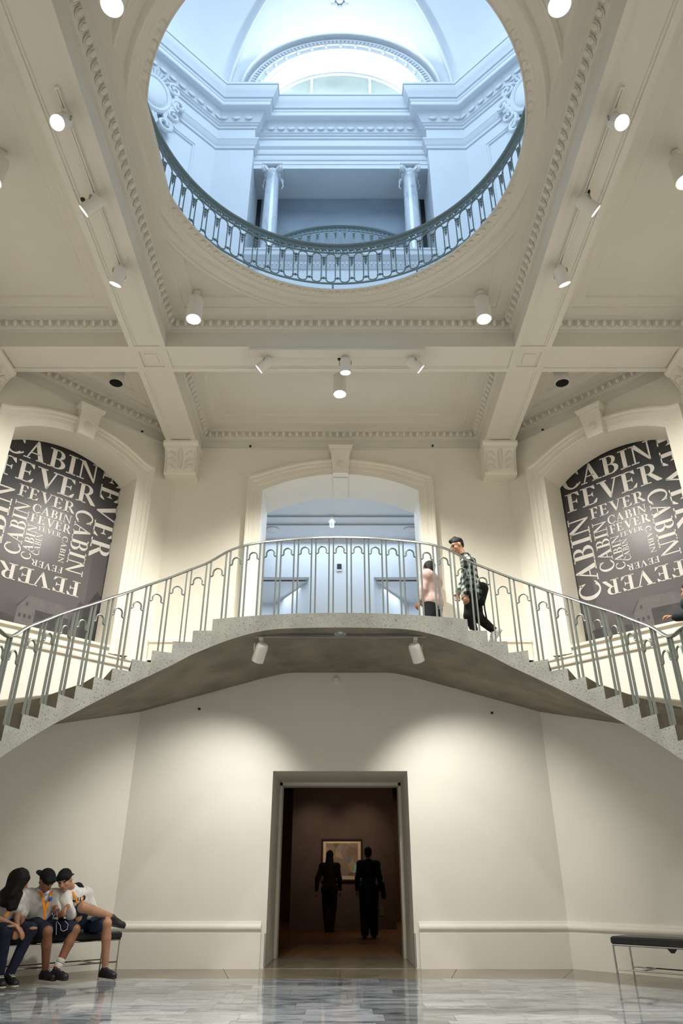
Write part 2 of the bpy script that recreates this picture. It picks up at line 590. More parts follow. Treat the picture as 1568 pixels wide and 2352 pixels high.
# ---- walls of the hall
DOOR_W, DOOR_H, JAMB = 1.04, 2.575, 1.72
ARCH_W, Z_SPR, A_RISE = 1.47, 7.57, 0.36
WIN_W = 1.11
door_hole = dict(poly=[(H - DOOR_W, 0.0005), (H + DOOR_W, 0.0005), (H + DOOR_W, DOOR_H), (H - DOOR_W, DOOR_H)], depth=JAMB)
arch_hole_ = dict(poly=arch_hole(H, ARCH_W, Z_LAND, Z_SPR, A_RISE), depth=0.90)
Z_SPLIT = 4.2
w_low, P_low = wall('wall_back', OCT[0], OCT[1], 0, Z_SPLIT, [door_hole], M_lower)
w_up, P_up = wall('wall_back_upper', OCT[0], OCT[1], Z_SPLIT, Z_CEIL + 0.05, [arch_hole_], M_wall)
FD = 3.847
for nm, a, b, cw in (('right', 1, 2, 1.824), ('left', 7, 0, FD - 1.824)):
    wall('wall_%s' % nm, OCT[a], OCT[b], 0, Z_SPLIT, [], M_lower)
    wall('wall_%s_upper' % nm, OCT[a], OCT[b], Z_SPLIT, Z_CEIL + 0.05, [dict(poly=arch_hole(cw, WIN_W, 4.38, Z_SPR, 0.36), depth=0.55)], M_wall)
for nm, a, b in (('right_side', 2, 3), ('right_near', 3, 4), ('near', 4, 5), ('left_near', 5, 6), ('left_side', 6, 7)):
    wall('wall_%s' % nm, OCT[a], OCT[b], 0, Z_CEIL + 0.05, [], M_lower)

# ---- plinth boards with a round moulding
base_prof = [(0, 0.0), (0.055, 0.0), (0.055, 0.425), (0.035, 0.43), (0.035, 0.445)]
base_prof += [(0.035 + 0.034 * math.sin(a), 0.487 - 0.042 * math.cos(a)) for a in [R(x) for x in range(0, 181, 30)]]
base_prof += [(0.02, 0.535), (0.012, 0.56), (0, 0.565)]
bl = MB().sweep([(-DOOR_W - 0.07, YB), OCT[0], OCT[7], OCT[6]], base_prof, side=1).build('baseboard_left', M_lower)
br = MB().sweep([(DOOR_W + 0.07, YB), OCT[1], OCT[2], OCT[3]], base_prof, side=-1).build('baseboard_right', M_lower)
for o, sgn in ((bl, -1), (br, 1)):
    o['kind'] = 'structure'
    MB().bbox(sgn * (DOOR_W + 0.005) - 0.014, sgn * (DOOR_W + 0.005) + 0.014, YB - 0.02, YB + 0.03, 0.02, 0.42, 0.004).build('corner_guard', M_steel, o)
# door lining stop at the far end of the deep jamb
dm = MB()
for sgn in (-1, 1):
    dm.box(min(sgn * DOOR_W, sgn * (DOOR_W - 0.045)), max(sgn * DOOR_W, sgn * (DOOR_W - 0.045)), YB + JAMB - 0.30, YB + JAMB, 0.0005, DOOR_H)
dm.box(-DOOR_W, DOOR_W, YB + JAMB - 0.30, YB + JAMB, DOOR_H - 0.05, DOOR_H)
o = dm.build('door_1', M_lower); o['kind'] = 'structure'
# threshold in the doorway
o = MB().box(-DOOR_W, DOOR_W, YB + 0.002, YB + JAMB, -0.1, 0.003).build('floor_threshold', M_border); o['kind'] = 'structure'

# ---- ceiling: flat plaster with a round opening, beams, coffer mouldings
def circle(c, r, z, n=96):
    return [Vector((c[0] + r * math.cos(2 * math.pi * i / n), c[1] + r * math.sin(2 * math.pi * i / n), z)) for i in range(n)]
ceiling = MB().plate([(x, y, Z_CEIL) for x, y in OCT], [circle((CX, CY), 2.45, Z_CEIL)]).build('ceiling', M_ceil)
ceiling['kind'] = 'structure'
BX0, BX1 = 2.72, 3.29            # long beams
BY0, BY1 = 8.36, 8.97            # far cross beam
NY0, NY1 = 2 * CY - BY1, 2 * CY - BY0
def beam(x0, x1, y0, y1, lip_axis):
    mb = MB()
    mb.box(x0, x1, y0, y1, Z_BEAM + 0.02, Z_CEIL)
    for k in (0, 1):
        for v, w, h in ((0.0, 0.085, 0.0), (0.085, 0.12, 0.012)):
            if lip_axis == 'y':
                a, b = (x0 + v, x0 + w) if k == 0 else (x1 - w, x1 - v)
                mb.box(a, b, y0, y1, Z_BEAM + h, Z_BEAM + 0.021)
            else:
                a, b = (y0 + v, y0 + w) if k == 0 else (y1 - w, y1 - v)
                mb.box(x0, x1, a, b, Z_BEAM + h, Z_BEAM + 0.021)
    return mb.build('beam', M_ceil, ceiling)
for s in (-1, 1):
    xa, xb = sorted((s * BX0, s * BX1))
    for ya, yb in ((YN, NY0), (NY1, BY0), (BY1, YB)):
        beam(xa, xb, ya, yb, 'y')
for ya, yb in ((BY0, BY1), (NY0, NY1)):
    beam(-BX0, BX0, ya, yb, 'x')
    for s in (-1, 1):
        xa, xb = sorted((s * BX1, s * (W - 0.02)))
        mb = MB()
        yo = yb if ya > CY else ya
        # the beam ends on the slanted wall
        lim = lambda yy: (14.65 - yy) if ya > CY else (W + 0.0)
        x_in = s * BX1
        for (w0, w1, h) in ((0, 1, 0.02), (0, 0.14, 0.0), (0.86, 1, 0.0)):
            y_a, y_b = ya + (yb - ya) * w0, ya + (yb - ya) * w1
            xo = lambda yy: s * min(W, (14.65 - yy) if ya > CY else (yy - YN + H + 0.0))
            z_t = Z_CEIL if h else Z_BEAM + 0.021
            mb.prism([(x_in, y_a, Z_BEAM + h), (xo(y_a), y_a, Z_BEAM + h), (xo(y_b), y_b, Z_BEAM + h), (x_in, y_b, Z_BEAM + h)], (0, 0, z_t - Z_BEAM - h))
        mb.build('beam', M_ceil, ceiling)
# crossing blocks with a small square panel
for s in (-1, 1):
    for ya, yb in ((BY0, BY1), (NY0, NY1)):
        xa, xb = sorted((s * BX0, s * BX1))
        mb = MB()
        mb.box(xa, xb, ya, yb, Z_BEAM + 0.0215, Z_CEIL)
        for (a, b, c, d) in ((xa, xa + 0.12, ya, yb), (xb - 0.12, xb, ya, yb), (xa + 0.12, xb - 0.12, ya, ya + 0.12), (xa + 0.12, xb - 0.12, yb - 0.12, yb)):
            mb.box(a, b, c, d, Z_BEAM, Z_BEAM + 0.021)
        mb.box(xa + 0.19, xb - 0.19, ya + 0.19, yb - 0.19, Z_BEAM + 0.008, Z_BEAM + 0.021)
        mb.build('beam_crossing', M_ceil, ceiling)

# egg-and-dart unit: local x along the moulding, y into the coffer, z up (sits on a sloped ovolo)
def egg_mesh():
    mb = MB()
    rows = []
    for i in range(6):                       # the egg
        a = R(-90 + 36 * i)
        rows.append([Vector((0.036 * math.cos(a) * math.cos(R(b)), 0.012 + 0.030 * math.cos(a) * math.sin(R(b)), 0.0 + 0.058 * math.sin(a))) for b in range(0, 181, 36)])
    mb.grid(rows)
    for k in (0.047, ):                      # shell rim round the egg, open at the top
        pth = [Vector((k * math.cos(R(a)), 0.014, 0.006 + 0.070 * math.sin(R(a)))) for a in range(150, 391, 30)]
        mb.tube(pth, 0.0085, 4)
    mb.add([(0.058, 0.012, 0.055), (0.072, 0.012, 0.055), (0.065, 0.012, -0.06), (0.065, 0.034, 0.03)], [(0, 1, 3), (0, 3, 2), (1, 2, 3)])
    T = Matrix.Rotation(R(-32), 4, 'X')
    mb.v = [tuple(T @ Vector(p)) for p in mb.v]
    me = mb.mesh('egg')
    me.materials.append(M_orn)
    return me
EGG = egg_mesh()
cof_prof = [(0, 8.70), (0.028, 8.705), (0.034, 8.735), (0.052, 8.745), (0.125, 8.865), (0.135, 8.885), (0.155, 8.89), (0.16, 8.905), (0.30, 8.915), (0.315, 8.945), (0.34, 8.955), (0.345, 8.962), (0.47, 8.968), (0.485, 8.99), (0.50, Z_CEIL + 0.004)]
def coffer(path, egg_sides):
    """closed path counter-clockwise; egg_sides = edge indices that show eggs"""
    o = MB().sweep(path, cof_prof, closed=True, side=1).build('coffer_moulding', M_ceil, ceiling)
    n = len(path)
    for i in egg_sides:
        A, B = Vector((*path[i], 0)), Vector((*path[(i + 1) % n], 0))
        u = (B - A).normalized()
        inn = Vector((-u.y, u.x, 0))
        L = (B - A).length - 0.2
        k = int(L / 0.13)
        Rm = Matrix((u, inn, Vector((0, 0, 1)))).transposed()
        for j in range(k):
            p = A + u * (0.1 + L * (j + 0.5) / k) + inn * 0.088 + Vector((0, 0, 8.805))
            if p.y < 3.3:
                continue
            inst('egg', EGG, o, p, Rm)
    return o
coffer([(-BX0, NY1), (BX0, NY1), (BX0, BY0), (-BX0, BY0)], (1, 2, 3))
coffer([(-BX0, BY1), (BX0, BY1), (BX0, YB), (-BX0, YB)], (1, 2, 3))
coffer([(-W, NY1), (-BX1, NY1), (-BX1, BY0), (-W, BY0)], (2,))
coffer([(BX1, NY1), (W, NY1), (W, BY0), (BX1, BY0)], (2,))
coffer([(BX1, BY1), (14.65 - BY1, BY1), (BX1, 14.65 - BX1)], (1,))
coffer([(-14.65 + BY1, BY1), (-BX1, BY1), (-BX1, 14.65 - BX1)], (2,))
coffer([(-BX0, YN), (BX0, YN), (BX0, NY0), (-BX0, NY0)], ())
# thin string moulding where the wall meets the frieze below the coffers
sm = [(0, 8.50), (0.02, 8.505), (0.026, 8.525), (0.012, 8.54), (0.012, 8.72), (0, 8.73)]
o = MB().sweep([OCT[6], OCT[7], OCT[0], OCT[1], OCT[2], OCT[3]], sm, side=-1).build('trim_1', M_ceil); o['kind'] = 'structure'
# string course of the slanted walls, low plinth of the landing
sc_ = [(0, 4.13), (0.03, 4.135), (0.035, 4.165), (0.02, 4.18), (0.02, 4.235), (0.045, 4.245), (0.045, 4.27), (0, 4.285)]
for nm, pth in (('trim_2', [OCT[7], OCT[0]]), ('trim_3', [OCT[1], OCT[2]])):
    o = MB().sweep(pth, sc_, side=-1).build(nm, M_wall); o['kind'] = 'structure'
lp = [(0, Z_LAND), (0.03, Z_LAND), (0.03, 4.60), (0.05, 4.62), (0.05, 4.67), (0.02, 4.70), (0, 4.715)]
for nm, pth in (('trim_4', [(-H, YB), (-ARCH_W - 0.29, YB)]), ('trim_5', [(ARCH_W + 0.29, YB), (H, YB)])):
    o = MB().sweep(pth, lp, side=-1).build(nm, M_wall); o['kind'] = 'structure'

# ---- round opening: moulded ring and drum up to the floor above
ring_prof = [(2.76, 9.0), (2.74, 8.95), (2.69, 8.925), (2.66, 8.94), (2.655, 8.955), (2.55, 8.965), (2.52, 8.94), (2.485, 8.93), (2.47, 8.945), (2.40, 8.955), (2.385, 8.975), (2.29, 9.0), (2.275, 8.992), (2.262, 9.0), (2.262, 9.012), (2.33, 9.06), (2.62, 9.33), (2.80, 9.35)]
MB().lathe(ring_prof, (CX, CY, 0), 128).build('opening_ring', M_ceil, ceiling)
# leaf band carved in the cove of the ring
lm = MB()
lm.ball((0, 0, 0), (0.035, 0.012, 0.05), 8, 4)
lme = lm.mesh('leaf'); lme.materials.append(M_orn)
ringo = [c for c in ceiling.children if c.name.startswith('opening_ring')][0]
for i in range(120):
    a = 2 * math.pi * i / 120
    p = Vector((CX + 2.34 * math.cos(a), CY + 2.34 * math.sin(a), 8.986))
    if p.y < 4.0:
        continue
    inst('leaf', lme, ringo, p, Matrix.Rotation(a + math.pi / 2, 3, 'Z') @ Matrix.Rotation(R(72), 3, 'X'))

# ---- arch surrounds
def surround(name, A, u, n_in, cw, half, width, z0, crown_extra=0.30):
    """moulded architrave with eared shoulders; returns the structure object"""
    inner = [(-half, z0), (-half, 5.6), (-half, Z_SPR - 0.25)]
    outer = [(-half - width, z0), (-half - width, 5.6), (-half - width, Z_SPR - 0.25)]
    ins = [(a, b) for a, b in arc_pts(half, Z_SPR, 0.36, 20)][::-1]
    inner += ins
    n = len(ins)
    for i, (a, b) in enumerate(ins):
        t = i / (n - 1)
        if i == 0:
            outer.append((-half - width, Z_SPR + 0.30))
        elif i == n - 1:
            outer.append((half + width, Z_SPR + 0.30))
        elif i == 1:
            outer.append((-half - width * 0.45, Z_SPR + 0.335))
        elif i == n - 2:
            outer.append((half + width * 0.45, Z_SPR + 0.335))
        else:
            x = (2 * t - 1) * (half + width * 0.45) * 1.04
            x = max(-half - width * 0.4, min(half + width * 0.4, x))
            outer.append((x, Z_SPR + 0.335 + 0.33 * (1 - (x / (half + width * 0.45)) ** 2)))
    inner += [(half, Z_SPR - 0.25), (half, 5.6), (half, z0)]
    outer += [(half + width, Z_SPR - 0.25), (half + width, 5.6), (half + width, z0)]
    prof = [(0.0, 0.0), (0.0, 0.035), (0.30, 0.035), (0.32, 0.05), (0.60, 0.05), (0.63, 0.07), (0.80, 0.075), (0.86, 0.10), (0.97, 0.10), (1.0, 0.0)]
    rows = []
    for (a, b), (c, d) in zip(inner, outer):
        row = []
        for t, h in prof:
            s, z = a + (c - a) * t, b + (d - b) * t
            row.append(A + u * (cw + s) + n_in * h + Vector((0, 0, z)))
        rows.append(row)
    o = MB().grid(rows).build(name, M_wall)
    o['kind'] = 'structure'
    # keystone: tapered block with a cap
    def blk(s0, s1, s2, s3, za, zb, d0, d1):
        mb.hexa([A + u * (cw + s) + n_in * h + Vector((0, 0, za)) for s, h in ((s0, -0.02), (s1, -0.02), (s1, d0), (s0, d0))],
                [A + u * (cw + s) + n_in * h + Vector((0, 0, zb)) for s, h in ((s2, -0.02), (s3, -0.02), (s3, d1), (s2, d1))])
    mb = MB()
    blk(-0.145, 0.145, -0.185, 0.185, Z_SPR + 0.33, 8.36, 0.13, 0.20)
    blk(-0.20, 0.20, -0.20, 0.20, 8.36, 8.39, 0.215, 0.215)
    blk(-0.215, 0.215, -0.235, 0.235, 8.39, 8.46, 0.23, 0.25)
    ks = mb.build('keystone', M_wall, o)
    mb = MB()
    c = A + u * cw + n_in * 0.165 + Vector((0, 0, 8.10))
    T = frame(n_in, u)
    mb.lathe([(0.0, 0.022), (0.05, 0.018), (0.065, 0.0)], c, 14, T)
    mb.build('boss', M_orn, ks)
    return o
for nm, a, b, cw, half, wd in (('trim_6', 0, 1, H, ARCH_W, 0.28), ('trim_7', 1, 2, 1.824, WIN_W, 0.31), ('trim_8', 7, 0, FD - 1.824, WIN_W, 0.31)):
    A, u, n_out, L = facet(OCT[a], OCT[b])
    surround(nm, A, u, -n_out, cw, half, wd, Z_LAND if a == 0 else 4.29)
# inner band across the reveal of the middle arch
A, u, n_out, L = facet(OCT[0], OCT[1])
mb = MB()
mb.hexa([A + u * (H + s) + n_out * d + Vector((0, 0, z)) for s, d, z in ((-0.14, 0.05, 7.895), (0.14, 0.05, 7.895), (0.14, 0.88, 7.895), (-0.14, 0.88, 7.895))],
        [A + u * (H + s) + n_out * d + Vector((0, 0, z)) for s, d, z in ((-0.14, 0.05, 7.95), (0.14, 0.05, 7.95), (0.14, 0.88, 7.95), (-0.14, 0.88, 7.95))])
o = mb.build('trim_9', M_wall); o['kind'] = 'structure'

# ---- wall panel filling each window bay behind the banner, with sill
for nm, a, b, cw in (('window_1', 1, 2, 1.824), ('window_2', 7, 0, FD - 1.824)):
    A, u, n_out, L = facet(OCT[a], OCT[b])
    mb = MB()
    q = lambda s, d, z: A + u * (cw + s) + n_out * d + Vector((0, 0, z))
    mb.hexa([q(-1.4, 0.585, 4.2), q(1.4, 0.585, 4.2), q(1.4, 0.65, 4.2), q(-1.4, 0.65, 4.2)], [q(-1.4, 0.585, 8.2), q(1.4, 0.585, 8.2), q(1.4, 0.65, 8.2), q(-1.4, 0.65, 8.2)])
    o = mb.build(nm, M_wall); o['kind'] = 'structure'
    mb = MB()
    mb.hexa([q(-WIN_W, -0.04, 4.38), q(WIN_W, -0.04, 4.38), q(WIN_W, 0.58, 4.38), q(-WIN_W, 0.58, 4.38)], [q(-WIN_W, -0.04, 4.42), q(WIN_W, -0.04, 4.42), q(WIN_W, 0.58, 4.50), q(-WIN_W, 0.58, 4.50)])
    mb.build('window_sill', M_wall, o)

# ---- rooms beyond: dark gallery below, bright lobby above
def plane_box(name, x0, x1, y0, y1, z0, z1, material, skip=()):
    mb = MB()
    f = {'floor': [(x0, y0, z0), (x1, y0, z0), (x1, y1, z0), (x0, y1, z0)], 'top': [(x0, y0, z1), (x0, y1, z1), (x1, y1, z1), (x1, y0, z1)],
         'back': [(x0, y1, z0), (x1, y1, z0), (x1, y1, z1), (x0, y1, z1)], 'left': [(x0, y0, z0), (x0, y1, z0), (x0, y1, z1), (x0, y0, z1)],
         'right': [(x1, y0, z0), (x1, y0, z1), (x1, y1, z1), (x1, y1, z0)]}
    for k, q in f.items():
        if k not in skip:
            mb.add(q, [(0, 1, 2, 3)])
    o = mb.build(name, material, smooth=False)
    o['kind'] = 'structure'
    return o
G0, G1 = YB + JAMB, 20.5
def front_with_hole(name, x0, x1, z0, z1, y, hole, material):
    o = MB().plate([(x0, y, z0), (x1, y, z0), (x1, y, z1), (x0, y, z1)], [[(a, y, b) for a, b in hole]]).build(name, material)
    o['kind'] = 'structure'
o = MB().box(-4, 4, G0, 24.0, -0.1, 0.0).build('floor_gallery', M_wood); o['kind'] = 'structure'
for i in range(26):                    # boards of the gallery floor that show between door and wall
    x = -1.7 + i * 0.135
    for (ya, yb) in ((G0 + 0.002, 15.4 + 0.7 * (i % 3)), (15.404 + 0.7 * (i % 3), 18.2 + 0.5 * (i % 4)), (18.204 + 0.5 * (i % 4), 20.49)):
        mb = MB().box(x + 0.002, x + 0.133, ya, yb, 0.0, 0.003)
        mb.build('floor_board', M_wood, o, smooth=False)
plane_box('wall_gallery', -4, 4, G0, 24.0, 0, 3.6, M_dark, skip=('floor', 'top'))
plane_box('ceiling_gallery', -4, 4, G0, 24.0, 0, 3.6, M_black, skip=('floor', 'back', 'left', 'right'))
front_with_hole('wall_gallery_front', -4, 4, 0.0, 3.6, G0, [(-DOOR_W, 0.0005), (DOOR_W, 0.0005), (DOOR_W, DOOR_H), (-DOOR_W, DOOR_H)], M_dark)
o = MB().box(-1.30, 1.42, G1, G1 + 0.25, 0, 3.6).build('wall_gallery_screen', M_dark); o['kind'] = 'structure'

L0 = YB + 0.90
front_with_hole('wall_lobby_front', -5, 5, Z_LAND, 8.0, L0, arch_hole(0, ARCH_W, Z_LAND + 0.0005, Z_SPR, A_RISE), M_white)
o = MB().box(-5, 5, YB, 16.0, Z_LAND - 0.15, Z_LAND - 0.0).build('floor_lobby', M_white); o['kind'] = 'structure'
plane_box('ceiling_lobby', -5, 5, L0, 14.4, Z_LAND, 8.0, M_white, skip=('floor', 'back', 'left', 'right'))
o = MB().box(-5, -0.70, 14.4, 14.55, 7.04, 8.0).box(0.74, 5, 14.4, 14.55, 7.04, 8.0).build('wall_lobby_header', M_white); o['kind'] = 'structure'
MB().box(-5, -0.70, 14.39, 14.40, 7.04, 7.058).build('header_edge', M_steel, o)
MB().box(0.74, 5, 14.39, 14.40, 7.04, 7.058).build('header_edge', M_steel, o)
mb = MB().prism([(-0.70, 14.4, Z_LAND), (0.74, 14.4, Z_LAND), (1.62, 15.88, Z_LAND), (-1.58, 15.88, Z_LAND)], (0, 0, 3.7))
o = mb.build('wall_lobby_pier', M_white); o['kind'] = 'structure'
plane_box('wall_lobby', -5, 5, L0, 15.9, Z_LAND, 7.04, M_white, skip=('floor', 'top'))
o = MB().add([(-5, 14.5, 7.0), (5, 14.5, 7.0), (5, 16, 7.0), (-5, 16, 7.0)], [(0, 1, 2, 3)]).build('ceiling_passage', M_white); o['kind'] = 'structure'
# ================================================================== THE ROTUNDA ABOVE THE OPENING
Z_UF = 9.345
o = MB().plate([(x, y, Z_UF) for x, y in OCT], [circle((CX, CY), 2.70, Z_UF)]).build('floor_upper', M_white); o['kind'] = 'structure'
PX, RY = 2.24, 11.72              # pier edge, recessed middle plane
Z_LED, Z_SOF = 13.98, 17.27       # ledge under the columns, soffit of the loggia
def quad(name, pts, material, parent=None):
    o = MB().add(pts, [tuple(range(len(pts)))]).build(name, material, parent, smooth=False)
    if parent is None:
        o['kind'] = 'structure'
    return o
ub = MB()
for s in (-1, 1):
    ub.add([(s * PX, YB, Z_UF), (s * H, YB, Z_UF), (s * H, YB, 19.7), (s * PX, YB, 19.7)], [(0, 1, 2, 3)])
    ub.add([(s * PX, YB, Z_UF), (s * PX, 12.62, Z_UF), (s * PX, 12.62, 19.7), (s * PX, YB, 19.7)], [(0, 1, 2, 3)])
ub.add([(-PX, YB + 0.10, Z_UF), (PX, YB + 0.10, Z_UF), (PX, YB + 0.10, Z_LED), (-PX, YB + 0.10, Z_LED)], [(0, 1, 2, 3)])
ub.add([(-PX, YB + 0.10, Z_LED), (PX, YB + 0.10, Z_LED), (PX, 12.62, Z_LED), (-PX, 12.62, Z_LED)], [(0, 1, 2, 3)])
ub.add([(-PX, RY, Z_SOF), (PX, RY, Z_SOF), (PX, RY, 19.7), (-PX, RY, 19.7)], [(0, 1, 2, 3)])
ub.add([(-PX, RY, Z_SOF), (PX, RY, Z_SOF), (PX, 12.62, Z_SOF), (-PX, 12.62, Z_SOF)], [(0, 1, 2, 3)])
wub = ub.build('wall_rotunda_back', M_white, smooth=False); wub['kind'] = 'structure'
gs = MB().box(-PX + 0.12, PX - 0.12, 12.58, 12.62, Z_LED, Z_SOF - 0.02)
gs.build('loggia_screen', M_grey, wub)
for s in (-1, 1):
    MB().box(min(s * (PX - 0.12), s * PX), max(s * (PX - 0.12), s * PX), 12.60, 12.64, Z_LED, Z_SOF).build('dark_reveal', M_black, wub)
    g_ = MB().box(min(s * 1.86, s * 2.16), max(s * 1.86, s * 2.16), 12.50, 12.57, Z_LED + 0.05, Z_LED + 0.85).build('vent_grille', M_iron, wub)
    for k in range(5):
        MB().box(min(s * 1.89, s * 2.13), max(s * 1.89, s * 2.13), 12.485, 12.50, Z_LED + 0.13 + k * 0.14, Z_LED + 0.19 + k * 0.14).build('slat', M_rail, g_)
# ledge with bead course
led = [(0, 13.50), (0.03, 13.505), (0.035, 13.54), (0.05, 13.55), (0.06, 13.72), (0.09, 13.73), (0.10, 13.76), (0.17, 13.80), (0.18, 13.93), (0.20, 13.94), (0.20, 13.985), (0, 13.985)]
ledge = MB().sweep([(-PX, YB + 0.10), (PX, YB + 0.10)], led, side=-1).build('ledge_moulding', M_white, wub)
bm_ = MB(); bm_.ball((0, 0, 0), (0.033, 0.025, 0.045), 8, 5)
bead_me = bm_.mesh('bead'); bead_me.materials.append(M_white)
for k in range(46):
    inst('bead', bead_me, ledge, Vector((-PX + 0.05 + (2 * PX - 0.1) * (k + 0.5) / 46, YB + 0.035, 13.62)))
for nm, a, b in (('right', 1, 2), ('right_side', 2, 3), ('right_near', 3, 4), ('near', 4, 5), ('left_near', 5, 6), ('left_side', 6, 7), ('left', 7, 0)):
    A, B = OCT[a], OCT[b]
    quad('wall_rotunda_%s' % nm, [(A[0], A[1], Z_UF), (B[0], B[1], Z_UF), (B[0], B[1], 19.75), (A[0], A[1], 19.75)], M_white)

# entablature: architrave, frieze, cornice, breaking forward over the piers
ent_path = [OCT[5], OCT[6], OCT[7], OCT[0], (-PX, YB), (-PX, RY), (PX, RY), (PX, YB), OCT[1], OCT[2], OCT[3], OCT[4]]
corn = [(0, 18.50), (0.04, 18.505), (0.05, 18.56), (0.09, 18.575), (0.10, 18.61), (0.13, 18.62), (0.14, 18.66), (0.26, 18.86), (0.27, 18.885), (0.40, 18.90), (0.415, 18.92), (0.415, 19.04), (0.43, 19.05), (0.445, 19.12), (0.48, 19.13), (0.49, 19.17), (0.54, 19.26), (0.59, 19.40), (0.595, 19.46), (0.62, 19.47), (0.62, 19.545), (0.0, 19.60)]
cornice = MB().sweep(ent_path, corn, side=-1).build('trim_10', M_white); cornice['kind'] = 'structure'
arch_pf = [(0, 17.68), (0.035, 17.685), (0.045, 17.73), (0.045, 17.75), (0.085, 17.80), (0.10, 17.90), (0.13, 17.94), (0.13, 17.985), (0.0, 18.03)]
o = MB().sweep([OCT[6], OCT[7], OCT[0], (-PX, YB), (-PX, RY)], arch_pf, side=-1).build('trim_11', M_white); o['kind'] = 'structure'
o = MB().sweep([(PX, RY), (PX, YB), OCT[1], OCT[2], OCT[3]], arch_pf, side=-1).build('trim_12', M_white); o['kind'] = 'structure'
fas = [(0, Z_SOF), (0.04, Z_SOF), (0.04, 17.42), (0.055, 17.425), (0.055, 17.55), (0.075, 17.56), (0.09, 17.60), (0.09, 17.72), (0.12, 17.74), (0.14, 17.80), (0.14, 17.88), (0.20, 17.95), (0.20, 17.99), (0, 18.04)]
o = MB().sweep([(-PX, RY), (PX, RY)], fas, side=-1).build('trim_13', M_white); o['kind'] = 'structure'
# leaf blocks under the corona
lf = MB()
lf.hexa([(-0.115, -0.02, -0.10), (0.115, -0.02, -0.10), (0.115, 0.0, -0.10), (-0.115, 0.0, -0.10)], [(-0.115, 0.0, 0.085), (0.115, 0.0, 0.085), (0.115, 0.125, 0.10), (-0.115, 0.125, 0.10)])
lf.ball((0, 0.036, -0.005), (0.118, 0.022, 0.10), 12, 6)
lf_me = lf.mesh('cornice_leaf'); lf_me.materials.append(M_white)
for A, B, off in ((OCT[7], OCT[0], 0.19), (OCT[0], (-PX, YB), 0.19), ((-PX, RY), (PX, RY), 0.19), ((PX, YB), OCT[1], 0.19), (OCT[1], OCT[2], 0.19)):
    A, B = Vector((*A, 0)), Vector((*B, 0))
    u = (B - A).normalized(); inn = Vector((u.y, -u.x, 0))
    L = (B - A).length
    k = max(2, int(L / 0.26))
    Rm = Matrix((u, inn, Vector((0, 0, 1)))).transposed()
    for j in range(k):
        inst('cornice_leaf', lf_me, cornice, A + u * (L * (j + 0.5) / k) + inn * (off - 0.045) + Vector((0, 0, 18.765)), Rm)

